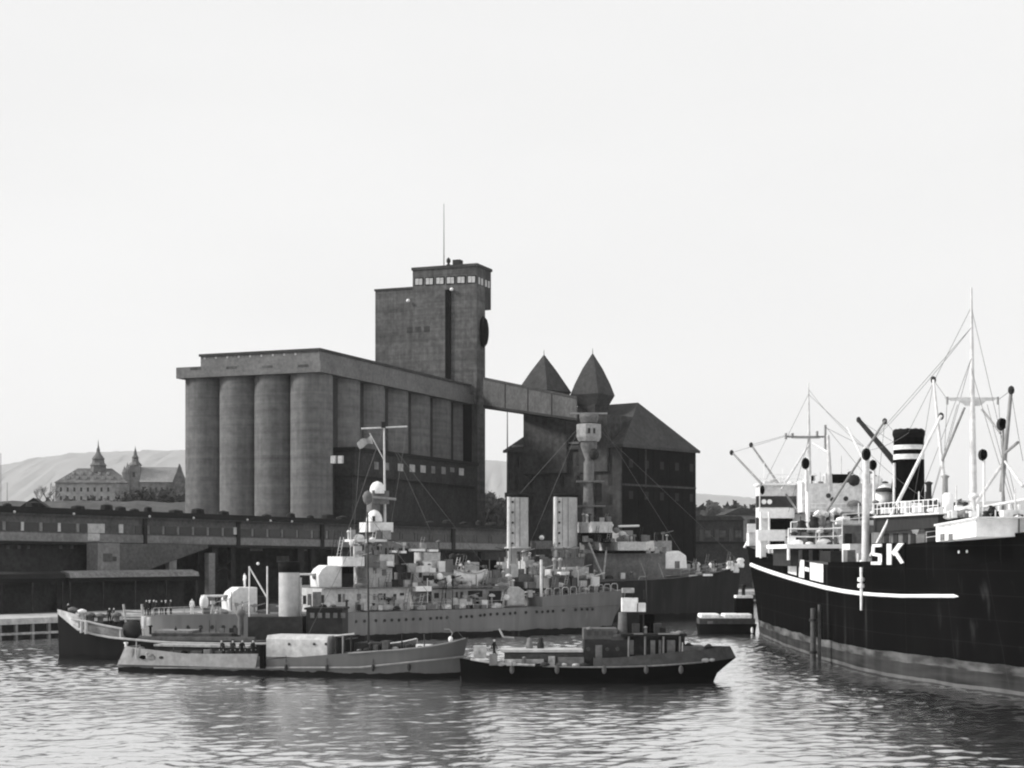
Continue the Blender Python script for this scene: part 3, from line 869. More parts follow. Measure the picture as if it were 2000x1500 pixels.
# ---------------------------------------------------------------- right background sheds
FB = Fr(P(1352, 0, 470).x, 470, 14)
r = thing('low_shed', FB.w(8, 4, QZ), 'low grey shed with dark doors right of the old warehouse', 'shed')
MB().boxf(FB, FB.s(1345), FB.s(1452), 0, 12, QZ, FB.z(1400, 1016)).build('wall', 'brick_shed', r)
MB().prismf(FB, [(FB.s(1343), FB.z(1400, 1016)), (FB.s(1454), FB.z(1400, 1016)), (FB.s(1446), FB.z(1400, 1008)), (FB.s(1350), FB.z(1400, 1008))], -.6, 12.5).build('roof', 'slate', r)
for px in (1366, 1396, 1424): face_box(FB, 'door', 'pane_dark', r, px, px + 8, 1034, 1056, 0, .08)
for px in (1376, 1405, 1436): face_box(FB, 'window', 'brick_mid', r, px, px + 12, 1036, 1050, 0, .08)
FB2 = Fr(P(1352, 0, 400).x, 400, 10)
r = thing('lean_to_shed', FB2.w(8, 3, QZ), 'black low lean-to on the waterfront under the grey shed', 'shed')
MB().boxf(FB2, FB2.s(1330), FB2.s(1470), 0, 8, QZ, FB2.z(1400, 1062)).build('wall', 'board_dark', r)
MB().prismf(FB2, [(FB2.s(1328), FB2.z(1400, 1062)), (FB2.s(1472), FB2.z(1400, 1062)), (FB2.s(1472), FB2.z(1400, 1058)), (FB2.s(1328), FB2.z(1400, 1058))], -.5, 8.5).build('roof', 'tar', r)
FB3 = Fr(P(1408, 0, 640).x, 640, 12)
r = thing('gabled_house', FB3.w(5, 4, QZ), 'distant house with dark pitched roof before the far shore', 'house')
MB().boxf(FB3, FB3.s(1418), FB3.s(1480), 0, 9, QZ, FB3.z(1440, 1006)).build('wall', 'plaster_dim', r)
MB().prismf(FB3, [(FB3.s(1412), FB3.z(1440, 1006)), (FB3.s(1486), FB3.z(1440, 1006)), (FB3.s(1466), FB3.z(1440, 993)), (FB3.s(1440), FB3.z(1440, 993))], -.6, 9.6).build('roof', 'slate_dark', r)

# ================================================================ elevated grain gallery along the quay
r = thing('grain_gallery', FS.w(40, 3, QZ), 'long elevated conveyor gallery running behind the warships', 'gallery')
sA, sB = FS.s(-70), FS.s(1000)


def gz(py0, slope, px): return FS.z(px, py0 + slope * px)


def strip(name, m, y0, k0, y1, k1, t0, t1, px0=-70, px1=1000, root=None):
    a, b_ = FS.s(px0, t0), FS.s(px1, t0)
    D0, D1 = FS.D(px0, t0), FS.D(px1, t0)
    return MB().boxf(FS, a, b_, t0, t1, zz(y1 + k1 * px0, D0), zz(y0 + k0 * px0, D0), zz(y1 + k1 * px1, D1), zz(y0 + k0 * px1, D1)).build(name, m, root or r)


g_top, g_k = 993.5, .0385
strip('wall', 'board', 1000, .034, 1056, .0190, 0, 7)
strip('roof', 'tar', 987.5, .0400, 999.5, .0345, -.9, 8)
strip('eaves_strip', 'board', 1000.2, .034, 1003.5, .033, -.55, -.02)
strip('sill_band', 'board_light', 1038.5, .0245, 1055.5, .0190, -.14, -.02, -70, 1000)
strip('bottom_beam', 'dark', 1056.2, .0190, 1060.5, .0185, -.3, 7)
i = 0; px = -60.0
while px < 985:
    y0 = 1019 + .029 * px; y1 = 1036 + .0255 * px
    if not (168 < px < 245):
        face_box(FS, 'window', 'pane_dark', r, px, px + (27 if px < 250 else 22), y0, y1, 0, .07)
        face_box(FS, 'pier', 'pane_pale' if px < 250 and i % 2 == 0 else ('board_light' if px < 640 else 'board'), r, px + (28.5 if px < 250 else 23.5), px + (34 if px < 250 else 27), y0, y1, 0, .1)
    i += 1; px += 36 if px < 250 else 29
for (a, b_, c, d) in ((170, 203, 1023, 1041), (170, 193, 1042, 1056), (231, 239, 1024, 1041), (455, 463, 1030, 1044)):
    face_box(FS, 'pale_panel', 'pane_pale', r, a, b_, c, d, 0, .2)
for px in (282, 464, 628, 884): face_box(FS, 'wall_post', 'dark', r, px - 3, px + 3, 1002 + .034 * px, 1062 + .018 * px, 0, .35)
for k, px in enumerate((14, 66, 152, 208, 235, 262, 289, 343, 386, 436, 520, 568, 606, 640, 668, 840, 873, 905, 935, 960)):
    c = FS.w(FS.s(px, 3), 3, FS.z(px, 991 + .0400 * px, 3) - .25)
    f_ = .7 + .12 * ((k * 5) % 6); MB().lathe(c, [(.55 * f_, 0), (.55 * f_, .45), (.95 * f_, .5), (.85 * f_, .75 + .12 * ((k * 3) % 5)), (.2, .95 + .12 * ((k * 3) % 5))], 8, smooth=False).build('roof_vent', 'tar', r)
for k, px in enumerate((28, 144, 292, 378, 483, 528, 570)):
    c = FS.w(FS.s(px, -.9), -.92, FS.z(px, 999 + .0345 * px)); MB().ball(c, .2).build('lamp', 'mast_grey', r)
for (a, b_) in ((388, 392), (415, 426), (452, 461), (583, 595), (609, 618), (700, 708), (780, 788), (862, 870), (940, 948)):
    pc = (a + b_) / 2
    MB().boxf(FS, FS.s(a), FS.s(b_), 0.1, .9, QZ, FS.z(pc, 1060 + .0185 * pc)).build('support_post', 'dark', r)
q0, q1 = FS.p(420, 1104, .3), FS.p(455, 1118, .3); q2, q3 = FS.p(455, 1090, .3), FS.p(425, 1118, .3)
MB().tube(q0, q1, .12).tube(q2, q3, .12).build('cross_brace', 'dark', r)

# ---------------------------------------------------------------- storage shed under the gallery, stair house, canopies
r = thing('quay_shed', FS.w(8, 6, QZ), 'dark brick quay shed under the left end of the gallery', 'shed')
MB().boxf(FS, FS.s(-80, 1.2), FS.s(205, 1.2), 1.2, 8, QZ, FS.z(60, 1061.5, 1.2)).build('wall', 'brick_shed', r)
for px in (12, 34, 52, 115, 137, 178): face_box(FS, 'window', 'brick_mid', r, px, px + 6, 1065, 1072, 1.2, .08)
r2 = thing('back_shed', FS.w(70, 12, QZ), 'shaded shed wall seen between the gallery posts', 'shed')
MB().boxf(FS, FS.s(205, 9), FS.s(470, 9), 9, 14, QZ, FS.z(330, 1063, 9)).build('wall', 'brick_shed', r2)
MB().boxf(FS, FS.s(470, 9), FS.s(1000, 9), 9, 14, QZ, FS.z(700, 1068, 9)).build('extension', 'brick_grey', r2)
for px in (488, 540, 575): face_box(FS, 'window', 'plaster_dim', r2, px, px + 24, 1068 if px != 540 else 1086, 1076 if px != 540 else 1098, 9, .1)

r = thing('stair_house', FS.w(FS.s(220), -2, QZ), 'pale boarded stair house hanging below the gallery', 'stair house')
w0 = MB().boxf(FS, FS.s(191, -3), FS.s(234, -3), -3, -.4, FS.z(212, 1115.5, -3), FS.z(212, 1060.5, -3)).build('stair_tower', 'board_light', r)
face_box(FS, 'louvre', 'board', sub(r, w0), 201, 219, 1081, 1097, -3, .06)
face_box(FS, 'window', 'pane_dark', sub(r, w0), 220, 227, 1087, 1096, -3, .09)
MB().prismf(FS, [(FS.s(234.3, -2.7), FS.z(300, 1115, -2.7)), (FS.s(284, -2.7), FS.z(300, 1115, -2.7)), (FS.s(406, -2.7), FS.z(300, 1070, -2.7)), (FS.s(406, -2.7), FS.z(300, 1063, -2.7)), (FS.s(234.3, -2.7), FS.z(300, 1062, -2.7))], -2.7, -.5).build('sloping_flight', 'board', r)
MB().boxf(FS, FS.s(331, -2.6), FS.s(345, -2.6), -2.6, -1.6, FS.z(338, 1119, -2.6), FS.z(338, 1088, -2.6)).build('support_post', 'board_light', r)
MB().boxf(FS, FS.s(408, -2.0), FS.s(420, -2.0), -2.0, -1.0, QZ, FS.z(414, 1080, -2.0)).build('support_post', 'board_light', r)
for px in (196, 229): MB().tube(FS.w(FS.s(px, -2.5), -2.5, QZ), FS.p(px, 1115, -2.5), .14).build('leg', 'dark', r)

for (pa, pb, y0, nm, roofm, lb) in ((-60, 128, 1120, 'loading_canopy', 'tar', 'black-roofed loading canopy at the far left of the quay'),
                                   (136, 388, 1117, 'loading_canopy', 'roof_pale', 'pale-topped loading canopy under the stair house')):
    r = thing(nm, FS.w(FS.s((pa + pb) / 2, -4), -4, QZ), lb, 'canopy', 'loading canopies on the quay')
    zc = FS.z((pa + pb) / 2, y0, -6.4)
    a, b_ = FS.s(pa, -6.4), FS.s(pb, -6.4)
    mb = MB(); w_ = FS.w
    prof = [(-6.6, zc - .75), (-6.3, zc - .1), (-4.8, zc + .25), (-3.3, zc - .05), (-3.1, zc - .7)]
    vs = [w_(a, t, z) for t, z in prof] + [w_(b_, t, z) for t, z in prof]
    mb.add(vs, [(i, i + 5, i + 6, i + 1) for i in range(4)] + [(0, 1, 2, 3, 4), (9, 8, 7, 6, 5), (0, 4, 9, 5)])
    mb.build('roof', roofm, r)
    MB().boxf(FS, a + .2, b_ - .2, -3.2, -3.0, QZ, zc - .72).build('back_wall', 'board_dark', r)  # near-black wall and posts put the shade under the roof into colour
    MB().boxf(FS, a + .1, b_ - .1, -6.3, -6.2, zc - 1.3, zc - .76).build('fascia', 'tar', r)
    n = max(3, int((b_ - a) / 6))
    for i in range(n + 1):
        s = a + .3 + (b_ - a - .6) * i / n; MB().boxf(FS, s - .12, s + .12, -6.2, -5.95, QZ, zc - .75).build('post', 'board_dark', r)

# tall thin mast between silo and warehouse
r = thing('quay_mast', P(991, 0, 330) * 1, 'thin dark mast standing against the pale gap beside the warehouse', 'mast')
MB().tube(P(991, 1050, 330), P(991, 800, 330), .22, .08).build('pole', 'dark', r)
MB().boxf(Fr(P(991, 0, 330).x, 330, 0), -.55, .55, -.2, .2, zz(972, 330), zz(962, 330)).build('lamp_housing', 'dark', r)
for nm, px, y0, D, lb in (('flagstaff', 1.5, 885, 520, 'slim staff at the extreme left edge behind the gallery'), ('flagstaff', 14, 942, 515, 'shorter slim staff just right of the edge staff')):
    r = thing(nm, P(px, 0, D).xy.to_3d() + Vector((0, 0, QZ)), lb, 'staff')
    MB().tube((P(px, 0, D).x, D, QZ), P(px, y0, D), .16, .1).build('pole', 'spar', r)
    MB().lathe((P(px, 0, D).x, D, QZ), [(.5, 0), (.5, .5), (.2, .6)], 8).build('base', 'dark', r)
# ================================================================ front warship (light grey, stern left, bow right)
FV = Fr(-20.4, 210.0, 30.0)
BH = 4.6
r = thing('warship', FV.w(0, 0, 0), 'light grey warship moored in front with two gun houses on its left half', 'warship')
VW = r


def vst(px, pw, hd, hw, py):
    s = FV.s(px, -hd); return (s, FV.s(pw, -hw), hd, hw, FV.z(px, py, -hd))


st = [(FV.s(276), FV.s(284), .1, .1, 3.6), vst(296, 300, 2.2, 1.8, 1203), vst(350, 352, 3.9, 3.5, 1201), vst(450, 450, 4.5, 4.3, 1200), vst(600, 600, 4.6, 4.5, 1198.5), vst(800, 800, 4.6, 4.5, 1193),
      vst(960, 960, 4.5, 4.3, 1188.5), vst(1060, 1050, 4.2, 3.6, 1185), vst(1150, 1130, 3.2, 2.0, 1180.5), (FV.s(1216), FV.s(1186), .1, .1, FV.z(1216, 1176))]
st = refine(st, 5)
hull_mb(FV, st).build('hull', 'hull_warship', r)
deck_mb(FV, st, -.01).build('deck', 'warship_mid', r)
# raised forecastle
st2 = []
for q in st:
    if q[0] >= FV.s(1047, -4.2): st2.append(q)
fo = [];
for (sd, sw, hd, hw, zd) in st2:
    u = (sd - st2[0][0]) / (st2[-1][0] - st2[0][0]); fo.append((sd, zd, hd * .985, FV.z(1047, 1166, -4.2) + u * .75))
mb = MB(); vs = []
for sd, zd, hd, zt_ in fo:
    ex = (.6 * (sd - fo[0][0]) / (fo[-1][0] - fo[0][0]))
    vs += [FV.w(sd, -hd, zd - .3), FV.w(sd + ex, -hd - .05, zt_), FV.w(sd + ex, hd + .05, zt_), FV.w(sd, hd, zd - .3)]
n = len(fo)
mb.add(vs, [(4 * i + k, 4 * i + 4 + k, 4 * i + 5 + k, 4 * i + 1 + k) for i in range(n - 1) for k in range(3)] + [(0, 1, 2, 3), (4 * n - 1, 4 * n - 2, 4 * n - 3, 4 * n - 4)])
mb.build('forecastle', 'hull_warship', r)
vb = lambda name, m, *a, **k: pbox(FV, name, m, r, *a, **k)


def vport(px, py, rad=.2, m='pane_dark'):
    s = FV.s(px, -BH); z = FV.z(px, py, -BH); hb = hull_hb(FV, st, s, z)
    s = FV.s(px, -hb); MB().disc(FV.w(s, -hb - .02, FV.z(px, py, -hb)), (FV.n[0] * -1, FV.n[1] * -1, 0), rad, .05).build('porthole', m, r)


for px in (346, 368, 392, 414, 436, 458): vport(px, 1225 + (px - 346) * .0, .26)
for px, py in ((695, 1214), (712, 1213), (734, 1212), (751, 1212), (765, 1211), (779, 1211), (793, 1210), (807, 1209), (821, 1209), (841, 1208), (853, 1207), (861, 1207), (873, 1206), (900, 1205), (911, 1204), (921, 1204),
               (938, 1202), (946, 1201), (958, 1200), (971, 1199), (984, 1199), (996, 1198), (1006, 1197), (1027, 1196), (1048, 1195), (1059, 1195), (1070, 1194), (1080, 1194), (1100, 1192), (1124, 1191), (1136, 1190), (1147, 1190), (1157, 1190)): vport(px, py)
# deckhouse along the main deck with windows and openings
vb('deckhouse', 'warship_light', 588, 800, 1149, 1198, -3.6, 3.0)
vb('deckhouse', 'warship', 800.5, 985, 1150, 1193, -3.3, 3.0)
vb('deck_edge', 'warship_mid', 588, 990, 1146.5, 1149, -4.0, 3.4)
for px, w0, y0, y1, m in ((592, 6, 1163, 1180, 'pane_dark'), (601, 7, 1160, 1182, 'midgear'), (611, 16, 1156, 1190, 'midgear'), (628, 5, 1162, 1178, 'pane_dark'), (660, 6, 1160, 1176, 'pane_dark'), (669, 5, 1160, 1176, 'midgear'), (697, 8, 1160, 1172, 'midgear'),
                         (694, 9, 1176, 1188, 'midgear'), (729, 4, 1160, 1172, 'midgear'), (739, 8, 1159, 1172, 'pane_dark'), (749, 4, 1159, 1172, 'pane_dark'), (768, 6, 1160, 1172, 'pane_dark'), (781, 8, 1158, 1163, 'dark')):
    face_box(FV, 'window', m, r, px, px + w0, y0, y1, -3.6, .05, .1)
for px, w0, y0, y1, m in ((812, 26, 1158, 1190, 'midgear'), (832, 9, 1157, 1189, 'dark'), (848, 9, 1158, 1168, 'dark'), (866, 5, 1158, 1168, 'pane_dark'), (890, 4, 1156, 1168, 'pane_dark'), (899, 5, 1156, 1168, 'pane_dark'), (914, 28, 1154, 1166, 'dark'),
                         (923, 12, 1168, 1188, 'dark'), (955, 24, 1154, 1188, 'dark'), (850, 12, 1184, 1192, 'midgear')):
    face_box(FV, 'doorway', m, r, px, px + w0, y0, y1, -3.3, .05, .1)
vb('awning_box', 'canvas', 806, 843, 1145, 1155, -4.3, -3.3)
vb('boat_cradle', 'warship_light', 892, 923, 1170, 1182, -4.2, -3.4)
rail([FV.p(700, 1192, -4.3), FV.p(800, 1190, -4.3), FV.p(985, 1186, -4.25)], .9, .025, 'warship_light', r)


def gun_house(px0, px1, y0, y1, tip, ybar, t, cover, m='turret', base=True):
    """a gun shield facing left, its open back painted on, with its barrel and ring"""
    s0, s1 = FV.s(px0, t + 1.4), FV.s(px1, t - 1.4)
    zb_, zt_ = FV.z((px0 + px1) / 2, y1, t - 1.4), FV.z((px0 + px1) / 2, y0, t - 1.4); hh = zt_ - zb_
    mb = MB(); L_ = s1 - s0
    prof = [(s0, zb_), (s0 - .1, zb_ + hh * .55), (s0 + L_ * .12, zb_ + hh * .82), (s0 + L_ * .35, zt_), (s1, zt_ - .02), (s1 + .0, zb_)]
    mb.prismf(FV, prof, t - 1.4, t + 1.4)
    g = mb.build('gun_shield', m, r, bevel=.12)
    MB().boxf(FV, s1 - .05, s1 + .08, t - 1.1, t + 1.1, zb_ + .1, zt_ - .35).build('painted_shield_opening', 'black', sub(r, g))  # black plate paints the shaded inside of the shield
    MB().boxf(FV, s1 + .05, s1 + 1.7, t - 1.25, t + .8, zb_ + .05, zb_ + hh * .62).build('breech', 'dark', sub(r, g))
    zb2 = FV.z(px0, ybar, t); st_ = FV.s(tip, t)
    MB().tube(FV.w(s0 + .5, t, zb2), FV.w(st_, t, zb2 + .03), .17, .12, n=10).build('gun_barrel', 'turret', sub(r, g))
    MB().ball(FV.w(s0 - .02, t - .3, zb2 - .25), .42, .42, .42).build('mantlet', 'warship_mid', sub(r, g))
    if base: MB().lathe(FV.w((s0 + s1) / 2 + .2, t, zb_ - .55), [(1.7, 0), (1.7, .5), (1.5, .56)], 20).build('gun_ring', 'dark', sub(r, g))
    if cover:
        MB().ball(FV.w(st_ + .35, t, zb2 - .75), .55, .55, .95).build('muzzle_cover', 'canvas', sub(r, g))


gun_house(433, 503, 1147, 1196, 393, 1164, 0, True)
gun_house(606, 668, 1104, 1147.5, 583, 1122, 0, False, base=False)
vb('gun_platform', 'warship_light', 386, 560, 1197, 1201, -3.0, 2.6)
# bridge structure
vb('barbette', 'warship_light', 690, 766, 1108, 1148, -2.2, 2.0)
vb('bridge_bulwark', 'turret', 640, 712, 1087, 1106, -2.9, 1.8)
vb('bridge_house', 'warship_light', 713, 770, 1083, 1107, -2.7, 1.8)
vb('painted_shade_recess', 'black', 664, 691, 1108, 1148, -1.2, 1.6)  # black block paints the shade of an opening
vb('side_platform', 'turret', 750, 768, 1096, 1105, -3.1, -2.1)
for a in ((729, 6, 1108, 1120), (746, 8, 1112, 1124), (701, 12, 1128, 1131)): face_box(FV, 'fitting', 'midgear', r, a[0], a[0] + a[1], a[2], a[3], -2.2, .08)
vb('flag_deck', 'turret', 672, 756, 1053, 1058, -2.0, 2.0)
vb('wheelhouse', 'warship', 694, 752, 1058.5, 1083, -1.3, 1.5)
for px in (704, 718, 736): face_box(FV, 'window', 'dark', r, px, px + 9, 1062, 1074, -1.3, .06)
for px, y, w0 in ((688, 1061, 4), (698, 1066, 5), (727, 1055, 5), (714, 1060, 4)): MB().ball(FV.p(px, y, -1.7), .4).build('searchlight', 'turret', r)
vb('mast_column', 'warship_mid', 716, 742, 970, 1053, -.7, .9)
vb('fire_platform', 'turret', 702, 768, 1020, 1039, -1.7, 1.6)
vb('painted_shade_strip', 'dark', 706, 766, 1039.2, 1042, -1.4, 1.4)  # dark strip paints the shade beneath the platform
q = FV.p(731, 1019, -.9); MB().ball(q, 1.05, 1.05, 1.55, lo=0.0).build('lower_dome', 'canvas', r)
MB().boxf(FV, FV.s(731, -2) - .12, FV.s(731, -2) + .12, -1.99, -1.5, FV.z(731, 1018, -2), FV.z(731, 1008, -2)).build('dome_slit', 'dark', r)
vb('director_box', 'warship_mid', 716, 760, 958, 984, -1.0, 1.0)
MB().ball(FV.p(718, 972, -1.1), .6, .6, .95).build('director_arm', 'warship_mid', r)
MB().tube(FV.p(709, 969, -1.1), FV.p(773, 975, -1.1), .16).build('rangefinder', 'warship', r)
q = FV.p(737, 960, -.3); MB().ball(q, 1.0, 1.0, 1.35, lo=-.2).build('upper_dome', 'canvas', r)
pm = MB().tube(FV.p(752, 1020, .3), FV.p(750, 828, .3), .17, .10).build('pole_mast', 'mast_grey', r)
MB().tube(FV.p(706, 837, .3), FV.p(795, 833, .3), .10).build('yard', 'mast_grey', sub(r, pm))
MB().boxf(FV, FV.s(744, .3), FV.s(752, .3), .1, .5, FV.z(748, 836, .3), FV.z(748, 824, .3)).build('crow_nest', 'dark', sub(r, pm))
mb = MB()
for a, b_ in (((750, 833), (672, 1058)), ((750, 833), (860, 1080)), ((750, 850), (940, 1096)), ((706, 837), (690, 1056)), ((795, 833), (764, 1024))): mb.tube(FV.p(a[0], a[1], .3), FV.p(b_[0], b_[1], .3), .035, n=4)
mb.build('rigging', 'wire', sub(r, pm))
fl = MB(); vs = []
for j in range(9):
    for k in range(6):
        u, v_ = j / 8, k / 5; px = 724 - 27 * u + 5 * v_; py = 850 + 14 * u + 15 * v_ * (1 - .25 * u) + 2.5 * math.sin(u * 7 + v_ * 2)
        vs.append(FV.p(px, py, .3 + .5 * math.sin(u * 6)))
fl.add(vs, [(j * 6 + k, (j + 1) * 6 + k, (j + 1) * 6 + k + 1, j * 6 + k + 1) for j in range(8) for k in range(5)], True)
fl.build('ensign', 'rail_pale', r)
MB().tube(FV.p(751, 900, .3), FV.p(722, 846, .3), .07).build('gaff', 'mast_grey', r)
# midships structures
vb('boat_deck_house', 'warship_mid', 770, 812, 1100, 1148, -2.0, 1.6)
vb('signal_house', 'warship_light', 809, 860, 1079, 1116, -1.8, 1.0)
for a in ((757, 776, 1077), (778, 794, 1078), (798, 830, 1074), (834, 856, 1075)): vb('canvas_roll', 'canvas', a[0], a[1], a[2] - 2, a[2] + 2.5, -2.0, -1.2)
vb('dark_shelter', 'dark', 772, 808, 1080, 1108, -1.5, 1.2)
vb('midship_house', 'warship', 776, 902, 1117, 1148, -2.6, 2.2)
for a in ((784, 8, 1119, 1131), (798, 5, 1117, 1130), (818, 6, 1118, 1128), (826, 22, 1124, 1138)): face_box(FV, 'window', 'dark', r, a[0], a[0] + a[1], a[2], a[3], -2.6, .06)
for px, py in ((859, 1126), (877, 1131)): MB().ball(FV.p(px, py, -3.0), .4, .3, .5).tube(FV.p(px, py + 4, -3.0), FV.p(px + (6 if px < 870 else -6), 1146, -3.0), .09).build('searchlight', 'canvas', r)
# ship's boat in canvas, its davits, and gear between
mb = MB(); vs = []
s0, s1 = FV.s(884, -2.6), FV.s(950, -2.6); zz0, zz1 = FV.z(917, 1146, -2.6), FV.z(917, 1112, -2.6)
for i in range(9):
    u = i / 8; wd = .95 * math.sin(math.pi * (.08 + .84 * u)) ** .6; zt_ = zz1 - .55 * math.sin(math.pi * u); zk = zz0 + 1.1 * abs(2 * u - 1) ** 3
    s = s0 + (s1 - s0) * u
    vs += [FV.w(s, -2.6 - wd, zt_), FV.w(s, -2.6 - wd * .7, (zt_ + zk) / 2), FV.w(s, -2.6, zk), FV.w(s, -2.6 + wd * .7, (zt_ + zk) / 2), FV.w(s, -2.6 + wd, zt_)]
mb.add(vs, [(5 * i + k, 5 * i + 5 + k, 5 * i + 6 + k, 5 * i + 1 + k) for i in range(8) for k in range(4)] + [(5 * i + 4, 5 * i + 9, 5 * i + 5, 5 * i) for i in range(8)], True)
rb = thing('ship_boat', FV.w((s0 + s1) / 2, -2.6, zz0), 'white ship\'s boat hanging in davits amidships on the front warship', 'boat')
mb.build('hull', 'turret', rb)
MB().path([vs[5 * i] for i in range(9)], .06, 5).build('gunwale', 'warship', rb)
for i in (2, 4, 6): MB().boxf(FV, s0 + (s1 - s0) * i / 8 - .1, s0 + (s1 - s0) * i / 8 + .1, -3.3, -1.9, vs[5 * i].z - .2, vs[5 * i].z - .14).build('thwart', 'wood', rb)
for px in (890, 946): MB().path([FV.p(px, 1148, -1.6), FV.p(px, 1112, -1.6), FV.p(px + 2, 1106, -2.1), FV.p(px + 3, 1112, -2.6)], .09).build('davit', 'dark', r)
vb('signal_house', 'warship_light', 898, 936, 1098, 1128, -.4, 1.2)
vb('control_house', 'warship_light', 1064, 1120, 1112, 1150, .2, 1.8)
vb('flat_house', 'warship', 838, 884, 1108, 1124, -1.0, 1.4)
vb('vent_house', 'black', 938, 970, 1094, 1116, -1.0, 1.2)
vb('engine_casing', 'warship', 868, 990, 1128, 1150, -1.4, 1.8)
vb('engine_casing', 'warship_light', 966, 990, 1098, 1150, -1.0, 1.0)
for px in (884, 896, 905): MB().lathe(FV.p(px, 1112, .2), [(.28, 0), (.28, 1.1), (.5, 1.3), (.45, 1.9), (.1, 2.1)], 10).build('ventilator', 'dark', r)
for px, py in ((880, 1096), (915, 1098), (900, 1104)): MB().ball(FV.p(px, py, -.6), .22).build('lamp', 'canvas', r)
# side gun house facing right and gear on the right half
s0, s1 = FV.s(978, -1.6), FV.s(1025, -3.2); zb_, zt_ = FV.z(1000, 1183, -3.2), FV.z(1000, 1146, -3.2)
g = MB().prismf(FV, [(s0, zb_), (s0, zt_ - .35), (s0 + .5, zt_), (s1 - .9, zt_), (s1, zt_ - .6), (s1, zb_)], -3.3, -.4).build('gun_house', 'warship_light', r, bevel=.15)
MB().tube(FV.w(s1 - .3, -2.2, FV.z(1028, 1157, -2.2)), FV.p(1044, 1156, -2.2), .13).build('gun_barrel', 'turret', sub(r, g))
MB().ball(FV.p(989, 1167, -3.4), .42, .2, .42).build('sight_cover', 'canvas', sub(r, g))
vb('winch_house', 'warship_light', 1012, 1056, 1094, 1122, -.6, 1.4)
vb('winch_house', 'warship_mid', 988, 1052, 1122, 1148, -1.5, 2.0)
vb('break_house', 'warship_light', 1090, 1150, 1108, 1128, 0.2, 2.0)
vb('break_house', 'warship_mid', 1062, 1170, 1128, 1166, -.8, 1.8)
vb('awning', 'canvas', 1088, 1112, 1117, 1123, -1.4, -.4)
for px in (1083, 1094): MB().lathe(FV.p(px, 1112, .2), [(.2, 0), (.2, 1.1), (.34, 1.2), (.3, 1.5), (.05, 1.6)], 10).build('cowl', 'warship', r)
MB().tube(FV.p(1057, 1166, -3.3), FV.p(1057, 1093, -3.3), .19, .17).build('ensign_post', 'turret', r)
fz = lambda px: FV.z(1047, 1166, -4.2) + .75 * (FV.s(px, -3) - fo[0][0]) / (fo[-1][0] - fo[0][0])
mb = MB()
for i, px in enumerate((1066, 1082, 1098, 1114, 1132, 1150, 1166, 1180, 1194)):
    tl_ = -3.9 + 3.4 * max(0, (px - 1110) / 100) ** 1.5; q = FV.w(FV.s(px, tl_), tl_, fz(px)); q2 = FV.w(FV.s(px + 12, tl_ + .2), tl_ + .2, fz(px))
    up = Vector((0, 0, 1.05)); m_ = q.lerp(q2, .5)
    mb.path([q, q + up * .8, q.lerp(m_, .4) + up, q2.lerp(m_, .4) + up, q2 + up * .8, q2], .05, 5)
mb.build('hooped_railing', 'warship_light', r)
for px, py, m in ((1142, 1151, 'turret'), (1178, 1150, 'midgear'), (1190, 1152, 'midgear'), (1110, 1156, 'dark')): MB().lathe(FV.p(px, py + 10, -.6), [(.4, 0), (.4, .5), (.7, .6), (.7, .9), (.3, 1)], 10).build('capstan', m, r)

clutter(FV, r, [(700, 985, 1192, 1187, -4.1), (690, 985, 1148, 1148, -3.4), (860, 990, 1128, 1128, -1.8), (1030, 1180, 1166, 1162, -2.2), (400, 590, 1199, 1198, -2.6), (776, 860, 1117, 1117, -2.1), (690, 770, 1084, 1083, -2.2), (1000, 1170, 1128, 1130, -1.0), (985, 1056, 1095, 1096, -.6), (772, 860, 1079, 1077, -1.0)], 31, .75, guns=True)
clutter(FV, r, [(770, 900, 1117, 1117, -2.3), (690, 770, 1108, 1108, -2.5), (800, 985, 1148, 1147, -3.0), (870, 1056, 1128, 1126, -1.2), (985, 1056, 1148, 1148, -2.2), (1060, 1170, 1146, 1144, -1.4), (672, 756, 1053, 1053, -1.6), (640, 712, 1087, 1087, -2.0), (700, 985, 1191, 1186, -3.9)], 77, .62, ('turret', 'dark', 'warship_light', 'warship', 'warship_mid', 'warship_light'), 1.3, guns=True)
# sailors
for i, px in enumerate((286, 292, 300, 305, 316, 324, 334)):
    q = FV.w(FV.s(px, -1 - .35 * (i % 3)), -1 - .35 * (i % 3), 0); q.z = FV.z(px, 1203, -2.5) - .02
    person(q, 'sailor in dark uniform standing in the group on the warship stern deck', rot=.9 * i, cap=('dark', 'cloth_white', None, 'dark')[i % 4], group='sailors gathered on the stern deck', scale=(1.1, 1.04, 1.13, 1.07)[i % 4])
q = FV.w(FV.s(375, -3), -3, FV.z(375, 1199.5, -3)); person(q, 'man in white alone on the warship deck left of the first gun', cloth='cloth_white', rot=.6, group=None, scale=1.08)
q = FV.w(FV.s(478, -.2), -.2, FV.z(470, 1147.2, -1.4)); person(q, 'man in white standing on top of the lower gun house', cloth='cloth_white', rot=-.8, scale=1.02)
rail([FV.p(300, 1204, -2.2), FV.p(360, 1202, -3.7), FV.p(430, 1201, -4.2)], 1.0, .03, 'warship_light', VW, 1.6)

# ================================================================ rear cruiser (darker, bow to the right)
FC2 = Fr(39.3, 280.0, 25.5)               # origin at the stem head, ship runs toward -s
r = thing('cruiser', FC2.w(-35, 0, 0), 'darker cruiser behind with two pale funnels and a tall tube mast', 'warship')
zc_ = lambda px, py, t=-6: FC2.z(px, py, t)


def cst(px, pw, hd, hw, py): return (FC2.s(px, -hd), FC2.s(pw, -hw), hd, hw, zc_(px, py, -hd))


